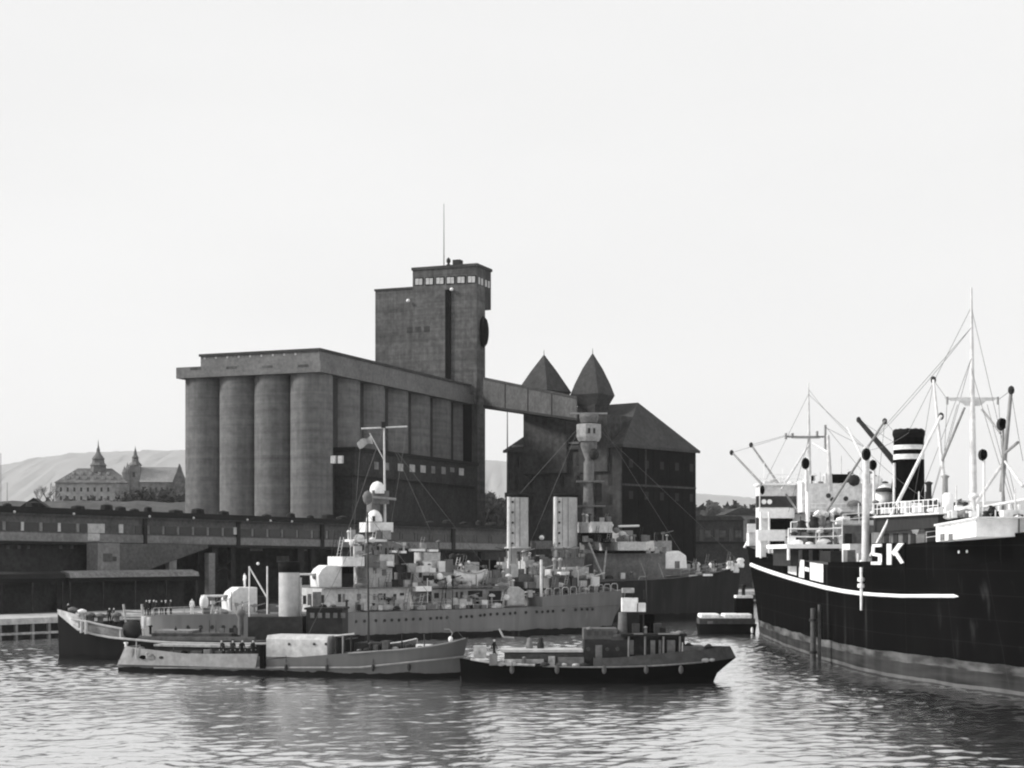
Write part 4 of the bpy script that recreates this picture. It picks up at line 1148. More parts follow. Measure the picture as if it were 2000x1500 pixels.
st = [(-80, -80, 5.5, 5.5, 6.0), cst(900, 900, 6.2, 6.0, 1140), cst(1100, 1100, 6.3, 6.0, 1138), cst(1240, 1236, 5.8, 5.0, 1134), cst(1330, 1322, 4.7, 3.2, 1128), cst(1400, 1390, 2.8, 1.4, 1118), (-.3, FC2.s(1438), .12, .1, zc_(1451, 1104, 0))]
st = refine(st, 5)
hull_mb(FC2, st).build('hull', 'hull_cruiser', r); deck_mb(FC2, st, -.01).build('deck', 'warship_mid', r)
cb = lambda name, m, *a, **k: pbox(FC2, name, m, r, *a, **k)
for (a, b_, top, rt) in ((989, 1033, 971, .92), (1079, 1129, 971, .92)):
    t = 0; pc = (a + b_) / 2; c = FC2.w(FC2.s(pc, t), t, 0); Dd = c.y; rad = (b_ - a) / 2 / F * Dd
    zt_, zk, zb_ = zz(top, Dd), zz(1071, Dd), zz(1110, Dd)
    f_ = MB().lathe((c.x, c.y, 0), [(rad * 1.06, zb_), (rad * 1.06, zk - .15), (rad * 1.22, zk - .1), (rad * 1.22, zk + .18), (rad, zk + .25), (rad * .98, (zt_ + zk) / 2), (rad * .97, zt_)], 28, 1.0, .8, FC2.a).build('funnel', 'funnel_grey', r)
    MB().lathe((c.x, c.y, 0), [(rad * 1.0, zt_ - .05), (rad * 1.02, zt_ + .25), (rad * .9, zt_ + .5), (rad * .8, zt_ + .3)], 28, 1, .8, FC2.a).build('funnel_cap', 'soot', sub(r, f_))
    q = Vector((c.x - rad * .78, c.y - rad * .72, 0))
    MB().tube(q + Vector((0, 0, zb_)), q + Vector((0, 0, zt_)), .28, n=10).build('steam_pipe', 'turret', sub(r, f_))
    for k in range(5): MB().tube(q + Vector((.45, -.12, zk + (zt_ - zk) * (.1 + .2 * k))), q + Vector((.75, -.1, zk + (zt_ - zk) * (.1 + .2 * k))), .16, n=6).build('bracket', 'dark', sub(r, f_))
    mb = MB()
    for k in (-.25, .2): mb.tube((c.x + rad * k, c.y - rad * .82, zk + .3), (c.x + rad * k, c.y - rad * .82, zt_ - .2), .05, n=5)
    mb.build('ladder', 'warship_mid', sub(r, f_))
cb('funnel_house', 'warship_mid', 985, 1140, 1088, 1145, -3.0, 3.0)
cb('cross_gallery', 'warship_mid', 1036, 1078, 1056, 1072, -.8, .8)
MB().ball(FC2.p(1058, 1050, -.5), .4).build('searchlight', 'turret', r)
# tube foremast
c = FC2.w(FC2.s(1150, 0), 0, 0); Dm = c.y; k_ = Dm / F
zm = lambda py: zz(py, Dm)
MB().lathe((c.x, c.y, 0), [(12.5 * k_, zm(1024)), (10.5 * k_, zm(960)), (10 * k_, zm(905)), (7 * k_, zm(898)), (16 * k_, zm(872)), (16 * k_, zm(862))], 24).build('tube_mast', 'warship_mid', r)
MB().lathe((c.x, c.y, 0), [(20 * k_, zm(862)), (24 * k_, zm(854)), (24 * k_, zm(829)), (10 * k_, zm(827))], 10, smooth=False).build('fighting_top', 'warship', r)
for a in (-.9, -.2): MB().boxf(Fr(c.x, c.y, 25.5 + math.degrees(a) * .0), a * 1.3, a * 1.3 + .35, -24.6 * k_, -22 * k_, zm(848), zm(838)).build('slit', 'dark', r)
MB().lathe((c.x, c.y, 0), [(16 * k_, zm(826)), (19 * k_, zm(816)), (19 * k_, zm(809)), (4 * k_, zm(808))], 12).build('director', 'warship_mid', r)
MB().boxf(Fr(c.x, c.y, 0), -36 * k_, 36 * k_, -.3, .3, zm(809), zm(806)).build('rangefinder', 'warship', r)
for py, a, b_ in ((940, -24, 30), (988, -22, 32)): MB().boxf(Fr(c.x, c.y, 0), a * k_, b_ * k_, -1.2, 1.2, zm(py + 2), zm(py - 1)).build('mast_platform', 'warship_mid', r)
MB().boxf(Fr(c.x, c.y, 0), 12 * k_, 27 * k_, -.6, .9, zm(1020), zm(992)).boxf(Fr(c.x, c.y, 0), 12 * k_, 25 * k_, -.6, .8, zm(980), zm(944)).build('mast_trunk', 'dark', r)
MB().ball((c.x + 10 * k_, c.y - .8, zm(888)), .8, .8, 1.0).build('signal_lamp', 'dark', r)
cb('bridge_screen', 'warship_light', 1128, 1196, 1019, 1040, -4.0, 1.0)
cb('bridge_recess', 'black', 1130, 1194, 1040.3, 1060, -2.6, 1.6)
cb('lower_bridge', 'warship_light', 1170, 1262, 1058, 1075, -4.4, 2.0)
cb('lower_bridge', 'warship_mid', 1132, 1170, 1058, 1074, -3.6, 2.0)
cb('chart_house', 'warship', 1196, 1236, 1036, 1058, -2.0, 2.0)
for px, py, rr in ((1194, 1026, .45), (1204, 1036, .7), (1216, 1044, .8), (1228, 1050, .8), (1210, 1054, .7), (1240, 1062, .7), (1222, 1062, .6)): MB().ball(FC2.p(px, py, -3.4), rr * .8, rr * .6, rr * .7).build('lamp' if px == 1194 else 'instrument', 'turret' if px == 1194 else ('warship_light' if px in (1216, 1228) else 'midgear'), r)
MB().tube(FC2.p(1208, 1028, -2.5), FC2.p(1248, 1027, -2.5), .18).build('rangefinder', 'turret', r)
cb('superstructure', 'warship_mid', 1130, 1300, 1080, 1136, -2.6, 2.6)
cb('painted_shade_underside', 'black', 1132, 1262, 1075.5, 1081, -4.0, 2.2)  # black slab paints the shade under the bridge deck
for a, b_ in (((1150, 1060), (1178, 1128)), ((1184, 1076), (1178, 1130))): MB().tube(FC2.p(*a, -4.6), FC2.p(*b_, -4.6), .16).build('strut', 'warship', r)
cb('upper_house', 'warship', 1262, 1312, 1056, 1077, -1.2, 1.6)
mb = MB()
s0, s1 = FC2.s(1266, 1.6), FC2.s(1342, -2); zb_, zt_ = zc_(1300, 1112, -2), zc_(1300, 1078, -2)
mb.prismf(FC2, [(s0, zb_), (s0 + .2, zt_ - .9), (s0 + 1.3, zt_), (s1 - 1.6, zt_ + .2), (s1 - .2, zt_ - .6), (s1, zb_)], -2.2, 1.8)
g = mb.build('gun_house', 'canvas', r, bevel=.25)
for px in (1272, 1290, 1318): face_box(FC2, 'sight_port', 'midgear', sub(r, g), px, px + (5 if px < 1300 else 9), 1096, 1110, -2.2, .1)
cb('gun_base', 'warship_mid', 1270, 1345, 1112, 1124, -2.4, 2.2)
for px, py, a in ((1360, 1106, 'turret'), (1378, 1112, 'midgear'), (1392, 1106, 'turret'), (1404, 1110, 'midgear'), (1426, 1104, 'offwhite'), (1352, 1118, 'midgear'), (1446, 1098, 'offwhite'), (1436, 1108, 'turret')):
    q = FC2.p(px, py, -.8); MB().lathe(q - Vector((0, 0, .9)), [(.6, 0), (.7, .5), (.5, .9), (.75, 1.2), (.4, 1.6)], 9).build('deck_gear', a, r)
for a, b_, y in ((1345, 1362, 1126), (1372, 1392, 1124)): cb('bulwark_plate', 'offwhite', a, b_, y - 3, y + 1, -3.9, -3.6)
rail([FC2.p(1330, 1127, -4.2), FC2.p(1396, 1117, -2.6), FC2.p(1448, 1104, -.2)], 1.1, .04, 'warship', r, 1.8)
mb = MB()
for a, b_ in (((1176, 832), (1330, 1078)), ((1126, 840), (1012, 968)), ((1130, 838), (1036, 1060))): mb.tube(FC2.p(*a, 0), FC2.p(*b_, 0), .04, n=4)
mb.tube(FC2.p(1150, 820, 0), FC2.p(1450, 1103, 0), .035, n=4)
mb.build('rigging', 'wire', r)
mb = MB()
for px in (1286, 1252): mb.tube(FC2.p(px, 1100, -5), FC2.p(px + 10, 1128, -5.2), .06, n=5)
mb.path([FC2.p(1247, 1132, -5.4), FC2.p(1250, 1126, -5.4), FC2.p(1264, 1126, -5.4)], .1, 5)
mb.build('boom', 'warship', r)
clutter(FC2, r, [(1140, 1300, 1080, 1080, -3.0), (1270, 1440, 1122, 1104, -1.5), (1130, 1260, 1058, 1058, -4.0), (985, 1140, 1090, 1090, -3.2), (1262, 1312, 1057, 1057, -1.0), (1140, 1262, 1130, 1130, -4.5), (1132, 1196, 1020, 1020, -3.4)], 37, .8, guns=True)
# ================================================================ dark steamer behind the grey launch
FD = Fr(P(400, 0, 171).x, 171.0, -4.0)
r = thing('steamer', FD.w(0, 0, 0), 'dark-hulled small steamer with grey funnel behind the grey launch', 'steamer')


def dst(px, pw, hd, hw, py): return (FD.s(px, -hd), FD.s(pw, -hw), hd, hw, FD.z(px, py, -hd))


st = [(FD.s(113), FD.s(115.5), .1, .1, FD.z(113, 1194)), dst(135, 140, 1.4, .9, 1213), dst(160, 164, 2.3, 1.7, 1231), dst(205, 207, 3.0, 2.6, 1243), dst(260, 260, 3.3, 3.1, 1249), dst(340, 340, 3.4, 3.2, 1255), dst(500, 500, 3.4, 3.2, 1257), dst(620, 620, 3.1, 2.8, 1253), dst(680, 676, 1.9, 1.2, 1249), (FD.s(700), FD.s(692), .1, .1, FD.z(700, 1246))]
st = refine(st, 5)
hull_mb(FD, st).build('hull', 'hull_steamer', r); deck_mb(FD, st, .0).build('deck', 'wood', r)


def sheer(fr, stt, a, b_, off, r0, m, name, root, dz=0.0):
    pts = [fr.w(q[0], -q[2] - off, q[4] + dz) for q in stt if a <= q[0] <= b_]
    return MB().path(pts, r0, 6).build(name, m, root)


sheer(FD, st, FD.s(150), FD.s(640), .05, .12, 'rail_pale', 'rubbing_strake', r)
# raised pale bow bulwark and the panelled rail abaft it
bw = []
for q in st:
    if FD.s(112) <= q[0] <= FD.s(158, -2.3): bw.append(q)
mb = MB(); vs = []
for q in bw:
    px = 1000 + FD.w(q[0], -q[2], 0).x / FD.w(q[0], -q[2], 0).y * F
    zt_ = FD.z(px, 1190 + (px - 113) * .28, -q[2]); vs += [FD.w(q[0], -q[2] - .03, q[4] - .25), FD.w(q[0], -q[2] - .06, zt_), FD.w(q[0], -q[2] + .12, zt_), FD.w(q[0], -q[2] + .12, q[4] - .25)]
n = len(bw); mb.add(vs, [(4 * i + k, 4 * i + 4 + k, 4 * i + 5 + k, 4 * i + 1 + k) for i in range(n - 1) for k in range(3)] + [(0, 1, 2, 3), (4 * n - 1, 4 * n - 2, 4 * n - 3, 4 * n - 4)])
mb.build('bow_bulwark', 'rust', r)
pts_t = [FD.p(140, 1209, -2.0), FD.p(170, 1214, -2.6), FD.p(205, 1222, -3.0), FD.p(238, 1228, -3.2)]
MB().path(pts_t, .12, 6).build('rail_cap', 'rail_pale', r)
mb = MB(); lo = [FD.p(160, 1234, -2.3), FD.p(205, 1243, -3.0), FD.p(240, 1248, -3.15)]; hi = [FD.p(160, 1213, -2.3), FD.p(205, 1222, -3.0), FD.p(240, 1229, -3.15)]
for i in range(2): mb.hexa([lo[i], lo[i + 1], lo[i + 1] + Vector((0, .2, 0)), lo[i] + Vector((0, .2, 0)), hi[i], hi[i + 1], hi[i + 1] + Vector((0, .2, 0)), hi[i] + Vector((0, .2, 0))])
mb.build('bulwark_panel', 'midgear', r)
for px, y0, y1 in ((159, 1214, 1236), (168, 1214, 1238), (236, 1228, 1248)): MB().tube(FD.p(px, y1, -3.0), FD.p(px, y0, -3.0), .17).build('stanchion', 'rail_pale', r)
MB().ball(FD.p(258, 1230, -2.2), 1.0, .9, 1.05).build('covered_winch', 'dark', r)
mb = MB()
for a, b_ in (((241, 1180), (246, 1215)), ((277, 1180), (279, 1212)), ((241, 1204), (280, 1204)), ((243, 1193), (279, 1196)), ((241, 1209), (276, 1209))): mb.tube(FD.p(*a, -1.5), FD.p(*b_, -1.5), .13)
mb.build('gallows', 'rail_pale', r)
pbox(FD, 'locker', 'canvas', r, 276, 284, 1204, 1228, -2.3, -1.6); pbox(FD, 'locker', 'offwhite', r, 287, 293, 1206, 1222, -2.0, -1.4)
pbox(FD, 'hatch_cover', 'roof_pale', r, 300, 395, 1232, 1237, -2.4, 1.5)
pbox(FD, 'hatch_coaming', 'wood', r, 296, 470, 1237, 1251, -2.5, 1.6)
pbox(FD, 'side_bench', 'board', r, 280, 500, 1244, 1252, -3.2, -2.7)
for px, py in ((160, 1200), (176, 1206), (142, 1196), (196, 1208), (228, 1206)): MB().lathe(FD.p(px, py + 8, -.8), [(.3, 0), (.3, .5), (.5, .6), (.5, .85), (.1, 1)], 10).build('bollard', 'midgear' if px != 160 else 'canvas', r)
pbox(FD, 'windlass', 'dark', r, 168, 184, 1203, 1214, -1.0, .6)
pbox(FD, 'anchor_gear', 'board_light', r, 176, 214, 1200, 1207, -.6, .4)
pbox(FD, 'engine_casing', 'dark', r, 484, 606, 1205, 1250, -2.2, 2.0)
pbox(FD, 'deckhouse', 'dark', r, 598, 680, 1190, 1250, -2.0, 1.6)
pbox(FD, 'deckhouse_roof', 'tar', r, 594, 683, 1187, 1191, -2.3, 1.9)
for i in range(5): face_box(FD, 'window', 'midgear', r, 606 + 15 * i, 614 + 15 * i, 1197, 1207, -2.0, .05)
c = FD.w(FD.s(565, 0), 0, 0); Dd = c.y; rad = 20.5 / F * Dd
f_ = MB().lathe((c.x, c.y, 0), [(rad, zz(1206, Dd)), (rad, zz(1118, Dd))], 28).build('funnel', 'funnel_grey', r)
MB().lathe((c.x, c.y, 0), [(rad * 1.02, zz(1118, Dd)), (rad * 1.06, zz(1112, Dd)), (rad * 1.06, zz(1098, Dd)), (rad * .9, zz(1096, Dd)), (rad * .85, zz(1100, Dd))], 28).build('funnel_top', 'soot', sub(r, f_))
MB().tube((c.x + rad + .15, c.y - .3, zz(1204, Dd)), (c.x + rad + .15, c.y - .3, zz(1128, Dd)), .1).build('steam_pipe', 'warship_light', sub(r, f_))
mb = MB()
for a, b_ in (((487, 1106), (487, 1148)), ((522, 1106), (522, 1140)), ((487, 1108), (522, 1108))): mb.tube(FD.p(a[0], a[1], .8), FD.p(b_[0], b_[1] + 60, .8), .08)
mb.build('davit_frame', 'offwhite', r)
MB().ball(FD.p(504, 1101, .8), .17).build('masthead_lamp', 'canvas', r)
MB().lathe(FD.p(470, 1240, -1.2), [(.3, 0), (.28, 1.8), (.5, 2.1), (.5, 2.5), (.1, 2.7)], 12).build('ventilator', 'midgear', r)
MB().tube(FD.p(718, 1262, .2) - Vector((1.6, 0, 0)), FD.p(718, 1262, .2) - Vector((1.6, 0, -.1)), .05).build('cleat', 'dark', r)
person(FD.w(FD.s(133, 0), 0, FD.z(133, 1210, 0)), 'figure standing at the pale bow of the dark steamer', cloth='cloth_dark', rot=.4)
for px, h_ in ((222, 1), (214, 0)):
    person(FD.w(FD.s(px, -.5), -.5, FD.z(px, 1219, -.5)), 'dark-clad deckhand behind the steamer bow rail, ' + ('nearer the white gallows' if h_ else 'nearer the windlass'), rot=2.0 * h_, pose='walk' if h_ else 'stand', group='deckhands on the dark steamer')

clutter(FD, r, [(150, 235, 1222, 1240, -1.2), (290, 470, 1238, 1238, -1.0), (600, 680, 1188, 1188, -.8)], 53, .5, ('dark', 'midgear', 'wood', 'board', 'wood_pale'), .7)

# ================================================================ grey launch in front
FL = Fr(P(570, 0, 149).x, 149.0, -17.0)
r = thing('launch', FL.w(0, 0, 0), 'long grey harbour launch with pale cabin in the foreground', 'launch')


def lst(px, pw, hd, hw, py): return (FL.s(px, -hd), FL.s(pw, -hw), hd, hw, FL.z(px, py, -hd))


st = [(FL.s(231, -1.3), FL.s(229, -1.3), 1.3, 1.2, FL.z(231, 1287)), lst(244, 240, 1.6, 1.4, 1286), lst(300, 298, 2.2, 2.0, 1288), lst(420, 420, 2.5, 2.3, 1288), lst(520, 520, 2.55, 2.35, 1288), lst(680, 680, 2.5, 2.2, 1276), lst(800, 796, 2.2, 1.7, 1267),
      lst(870, 858, 1.5, .9, 1257), (FL.s(914), FL.s(897), .12, .1, FL.z(914, 1245))]
st = refine(st, 6)
hull_mb(FL, st).build('hull', 'hull_launch', r); deck_mb(FL, st, .0).build('deck', 'wood', r)
# pale bulwark on the after half
mb = MB(); vs = []; k0 = [q for q in st if q[0] <= FL.s(507, -2.5)]
for i, q in enumerate(k0):
    px = 1000 + FL.w(q[0], -q[2], 0).x / FL.w(q[0], -q[2], 0).y * F
    zt_ = FL.z(px, 1262 + 15 * min(1, max(0, px - 231) / 130), -q[2]); zb_ = FL.z(px, 1298.5 + .026 * (px - 236), -q[2]) + .04; off = .2 + .62 * max(0, 1 - (q[0] - k0[0][0]) / 2.2)
    vs += [FL.w(q[0] - .02, -q[2] - .10, zb_), FL.w(q[0] + off, -q[2] - .05, zt_), FL.w(q[0] + off, -q[2] + .08, zt_), FL.w(q[0] - .02, -q[2] + .08, zb_)]
n = len(k0); mb.add(vs, [(4 * i + k, 4 * i + 4 + k, 4 * i + 5 + k, 4 * i + 1 + k) for i in range(n - 1) for k in range(3)] + [(0, 1, 2, 3), (4 * n - 1, 4 * n - 2, 4 * n - 3, 4 * n - 4)])
mb.build('bulwark', 'launch_light', r)
q = k0[0]; za, zb_ = FL.z(231, 1299, -1.3), FL.z(231, 1262.5, -1.3)
MB().hexa([FL.w(q[0] - .1, -1.36, za), FL.w(q[0] + .05, -1.36, za), FL.w(q[0] + .05, 1.36, za), FL.w(q[0] - .1, 1.36, za), FL.w(q[0] + .72, -1.32, zb_), FL.w(q[0] + .86, -1.32, zb_), FL.w(q[0] + .86, 1.32, zb_), FL.w(q[0] + .72, 1.32, zb_)]).build('transom', 'launch_light', r)
# strakes
pts = []
for q in st:
    if q[0] < FL.s(300, -2.2): continue
    u = (q[0] - st[0][0]) / (st[-1][0] - st[0][0])
    px = 1000 + FL.w(q[0], -q[2], 0).x / FL.w(q[0], -q[2], 0).y * F
    z = FL.z(px, 1304 if px < 700 else 1304 - (px - 700) * .105 + 0, -q[2]); hb = hull_hb(FL, st, q[0], z)
    pts.append(FL.w(q[0], -hb - .05, z))
MB().path(pts, .09, 6).build('rubbing_strake', 'launch_light', r)
sheer(FL, st, FL.s(680, -2.4), FL.s(912, 0), .02, .07, 'launch_light', 'gunwale', r)
# cabin
s0, s1 = FL.s(520, -1.7), FL.s(684, 1.0) - 1.1
zb_, zt_ = FL.z(600, 1284, -1.7), FL.z(600, 1242, -1.7)
cabin = MB().prismf(Fr(*FL.w(s0, 0, 0).xy, -17 + 90), [(1.7, zb_), (1.7, zt_ - .35), (1.45, zt_), (-1.45, zt_), (-1.7, zt_ - .35), (-1.7, zb_)], 0, -(s1 - s0)).build('cabin', 'cabin_grey', r)
for px in (565, 614, 637): MB().disc(FL.w(FL.s(px, -1.7), -1.72, FL.z(px, 1258, -1.7)), (-FL.n[0], -FL.n[1], 0), .13, .05).build('porthole', 'pane_dark', sub(r, cabin))
pbox(FL, 'wheel_shelter', 'dark', r, 657, 672, 1246, 1284, -1.2, .6)
for px in (657, 670, 686): MB().tube(FL.p(px, 1286, -1.6), FL.p(px, 1242, -1.6), .09).build('shelter_post', 'launch_light' if px == 670 else 'dark', r)
MB().hexa([FL.p(652, 1243, -1.7), FL.p(692, 1239, -1.7), FL.p(692, 1239, 1.4), FL.p(652, 1243, 1.4), FL.p(652, 1240, -1.7), FL.p(692, 1236, -1.7), FL.p(692, 1236, 1.4), FL.p(652, 1240, 1.4)]).build('shelter_roof', 'cabin_grey', r)
pbox(FL, 'fender', 'black', r, 507, 520, 1262, 1306, -2.85, -2.45)
for px, py in ((262, 1270), (276, 1268), (300, 1272), (318, 1276), (360, 1276), (402, 1270)): MB().lathe(FL.p(px, py + 12, -1.6), [(.34, 0), (.36, .4), (.3, .75), (.06, .8)], 10).build('coil', 'midgear' if px < 280 else 'black', r)
for px in (330, 372, 420): pbox(FL, 'bench', 'wood', r, px, px + 30, 1272, 1286, -1.3, -.6)
pbox(FL, 'hatch_cover', 'wood_pale', r, 300, 500, 1260, 1264, -.6, 1.0)
pbox(FL, 'hatch_coaming', 'dark', r, 302, 498, 1264, 1284, -.5, .9)
MB().ball(FL.p(880, 1249, -.9), .2, .2, .3).build('lamp', 'canvas', r)
MB().path([FL.p(880, 1246, -.9), FL.p(884, 1236, -.9), FL.p(878, 1229, -.9), FL.p(868, 1229, -.9)], .04, 5).build('lamp_bracket', 'launch_light', r)
mm = MB().tube(FL.p(720, 1275, 0), FL.p(718, 1000, 0), .11, .07).build('mast', 'mast_dark', r)
mb = MB()
for a in ((690, 1240), (905, 1247), (600, 1243)): mb.tube(FL.p(718, 1004, 0), FL.p(*a, 0), .022, n=4)
mb.build('stays', 'wire', sub(r, mm))
pbox(FL, 'deck_hatch', 'dark', r, 692, 760, 1256, 1272, -1.1, .8)
pbox(FL, 'deck_hatch', 'wood', r, 744, 765, 1252, 1266, -.7, .6)
r3 = thing('rowing_boat', FL.w(FL.s(775, -.3), -.3, FL.z(775, 1266, -.3)), 'small pale rowing boat lying on the fore deck of the grey launch', 'rowing boat')
mb = MB(); vs = []; s0, s1 = FL.s(700, -.2), FL.s(815, -.2)
for i in range(11):
    u = i / 10; wd = .62 * math.sin(math.pi * (.06 + .9 * u)) ** .6; zt_ = FL.z(760, 1258 - 12 * u ** 3, -.2); zk = FL.z(760, 1268, -.2) + .25 * u ** 4; s = s0 + (s1 - s0) * u
    vs += [FL.w(s, -.2 - wd, zt_), FL.w(s, -.2 - wd * .75, (zt_ + zk) / 2), FL.w(s, -.2, zk), FL.w(s, -.2 + wd * .75, (zt_ + zk) / 2), FL.w(s, -.2 + wd, zt_)]
mb.add(vs, [(5 * i + k, 5 * i + 5 + k, 5 * i + 6 + k, 5 * i + 1 + k) for i in range(10) for k in range(4)], True).build('hull', 'midgear', r3)
MB().path([vs[5 * i] for i in range(11)], .05, 5).build('gunwale', 'offwhite', r3)
for i in (3, 6): MB().boxf(FL, s0 + (s1 - s0) * i / 10, s0 + (s1 - s0) * i / 10 + .2, -.7, .3, vs[5 * i].z - .18, vs[5 * i].z - .13).build('thwart', 'wood_pale', r3)
pbox(FL, 'folded_sail', 'canvas', r, 812, 845, 1259, 1264, -1.1, -.5)
lab = ['crewman crouched at the left of the knot of men on the launch deck', 'crewman with pale face second in the knot of men on the launch', 'crewman bending forward amid the men on the launch deck', 'crewman beside the pale cabin of the grey launch']
for i, (px, po) in enumerate(((437, 'bend'), (455, 'walk'), (472, 'bend'), (494, 'stand'))):
    person(FL.w(FL.s(px, -1.8), -1.8, FL.z(px, 1287, -1.8)), lab[i], pose=po, rot=-.6 + .5 * i, cap='dark' if i % 2 else None, group='men on the launch deck')
# mooring rope end of the stern
MB().lathe(FL.p(246, 1268, -.6), [(.13, 0), (.13, .5), (.22, .55), (.2, .65)], 10).build('bollard', 'canvas', r)

for px in (560, 640, 730, 800):
    z_ = FL.z(px, 1300, -2.4); hb = hull_hb(FL, st, FL.s(px, -2.4), z_); q = FL.w(FL.s(px, -hb), -hb - .16, z_)
    MB().tube(q + Vector((0, .1, .9)), q, .025, n=5).ball(q - Vector((0, 0, .2)), .16, .14, .34, 10).build('rope_fender', 'dark', r)
clutter(FL, r, [(252, 500, 1285, 1287, -1.9), (692, 850, 1272, 1264, -1.5)], 52, .5, ('dark', 'midgear', 'wood', 'black', 'wood_pale'), .7)

# ================================================================ black tug on the right of the launch
FU = Fr(P(1160, 0, 140.5).x, 140.5, 0.0)
r = thing('tug', FU.w(0, 0, 0), 'black low tug with overhanging stern beside the grey launch', 'tug')


def ust(px, pw, hd, hw, py): return (FU.s(px, -hd), FU.s(pw, -hw), hd, hw, FU.z(px, py, -hd))


st = [(FU.s(898, .8), FU.s(902, .8), .12, .1, FU.z(900, 1285)), ust(926, 929, 1.0, .8, 1290), ust(975, 978, 1.9, 1.7, 1297), ust(1060, 1062, 2.4, 2.3, 1301), ust(1160, 1160, 2.6, 2.5, 1303), ust(1260, 1255, 2.6, 2.4, 1301), ust(1340, 1315, 2.3, 1.6, 1296), ust(1400, 1352, 1.6, .7, 1290), (FU.s(1437), FU.s(1386), .2, .1, FU.z(1437, 1284))]
st = refine(st, 6)
hull_mb(FU, st).build('hull', 'hull_tug', r); deck_mb(FU, st, .0).build('deck', 'wood', r)
pts = [q for q in st if FU.s(915) <= q[0] <= FU.s(1045)]
MB().path([FU.w(q[0], -q[2] - .02, q[4] + .06) for q in pts], .1, 6).build('pale_gunwale', 'wood_pale', r)
mb = MB(); vs = []; k0 = [q for q in st if q[0] >= FU.s(1150, -2.6)]
for q in k0:
    px = 1000 + FU.w(q[0], -q[2], 0).x / FU.w(q[0], -q[2], 0).y * F
    zt_ = FU.z(px, 1285 - 22 * max(0, (px - 1200) / 230), -q[2]); zt_ = max(zt_, q[4] + .15); ins = .25 * max(0, (px - 1380) / 60)
    vs += [FU.w(q[0], -q[2], q[4] - .02), FU.w(q[0] - ins * 2, -q[2] + .05, zt_), FU.w(q[0] - ins * 2, q[2] - .05, zt_), FU.w(q[0], q[2], q[4] - .02)]
n = len(k0); mb.add(vs, [(4 * i + k, 4 * i + 4 + k, 4 * i + 5 + k, 4 * i + 1 + k) for i in range(n - 1) for k in (0, 2)] + [(0, 1, 2, 3), (4 * n - 1, 4 * n - 2, 4 * n - 3, 4 * n - 4)])
mb.build('bulwark', 'tugside', r)
MB().path([FU.w(q[0], -q[2] - .05, q[4]) for q in st if FU.s(1045) <= q[0] <= FU.s(1372)], .07, 6).build('rubbing_strake', 'midgear', r)
pbox(FU, 'fore_hatch', 'wood', r, 985, 1140, 1276, 1298, -1.4, 1.4)
pbox(FU, 'hatch_cover', 'cabin_grey', r, 978, 1136, 1269, 1274, -1.6, 1.5)
pbox(FU, 'side_locker', 'wood_pale', r, 986, 1062, 1288, 1296, -1.9, -1.5)
pbox(FU, 'side_locker', 'midgear', r, 1090, 1140, 1284, 1300, -1.9, -1.5)
pbox(FU, 'bow_locker', 'wood_pale', r, 925, 950, 1262, 1284, -.6, .6)
dh = pbox(FU, 'deckhouse', 'dark', r, 1141, 1222, 1249, 1300, -1.7, 1.7)
pbox(FU, 'pilot_house', 'board', r, 1140, 1201, 1228, 1249, -1.6, 1.5)
for px in (1146, 1160, 1174, 1188): face_box(FU, 'window', 'pane_dark', r, px, px + 9, 1232, 1241, -1.6, .05)
for px in (1149, 1186, 1206): MB().disc(FU.w(FU.s(px, -1.7), -1.72, FU.z(px, 1268, -1.7)), (0, -1, 0), .17, .05).build('porthole', 'pane_dark', r)
for px in (1000, 1088, 1180, 1262, 1330):
    q = FU.p(px, 1302, -2.66); MB().tube(q + Vector((0, .06, .35)), q + Vector((0, .06, .05)), .03, n=5).ball(q + Vector((0, 0, -.25)), .2, .17, .38, 10).build('rope_fender', 'wood', r)
face_box(FU, 'door', 'midgear', r, 1163, 1176, 1260, 1297, -1.7, .05)
pbox(FU, 'after_house', 'dark', r, 1222, 1332, 1243, 1298, -1.1, 1.2)
pbox(FU, 'after_roof', 'tar', r, 1216, 1334, 1238, 1243, -1.8, 1.6)
for a, b_ in ((1238, 1256), (1286, 1306), (1307, 1326)): pbox(FU, 'roof_plank', 'board_light', r, a, b_, 1237, 1239.5, -1.9, -1.5)
for px, wd in ((1225, 12), (1270, 9), (1302, 16), (1286, 5)): face_box(FU, 'panel', 'midgear', r, px, px + wd, 1250, 1278, -1.1, .35)
for px in (1228, 1260, 1296, 1328): MB().tube(FU.p(px, 1298, -1.7), FU.p(px, 1243, -1.7), .09).build('awning_post', 'midgear', r)
c = FU.w(FU.s(1216, .3), .3, 0); Dd = c.y; rad = 10 / F * Dd
MB().lathe((c.x, c.y, 0), [(rad * 1.05, zz(1250, Dd)), (rad * .8, zz(1196, Dd))], 20).build('funnel', 'midgear', r)
c = FU.w(FU.s(1262, .6), .6, 0); Dd = c.y
MB().lathe((c.x, c.y, 0), [(.75, zz(1245, Dd)), (.75, zz(1200, Dd))], 18).build('smoke_stack', 'black', r)
pbox(FU, 'upper_bridge', 'canvas', r, 1215, 1244, 1168, 1195, .1, 1.3); pbox(FU, 'upper_bridge_wing', 'offwhite', r, 1244, 1259, 1178, 1195, .1, 1.3)
pbox(FU, 'bridge_stand', 'dark', r, 1217, 1257, 1196, 1240, .2, 1.3)
pbox(FU, 'bridge_canopy', 'wood_pale', r, 1216, 1237, 1149, 1158, .1, 1.3)
for px in (1217, 1236, 1258): MB().tube(FU.p(px, 1170, .2), FU.p(px, 1152, .2), .05).build('canopy_post', 'dark', r)
mb = MB()
mb.path([FU.p(975, 1228, .2), FU.p(983, 1244, .2), FU.p(1004, 1246, .2)], .09)
mb.build('towing_hook', 'wood_pale', r)
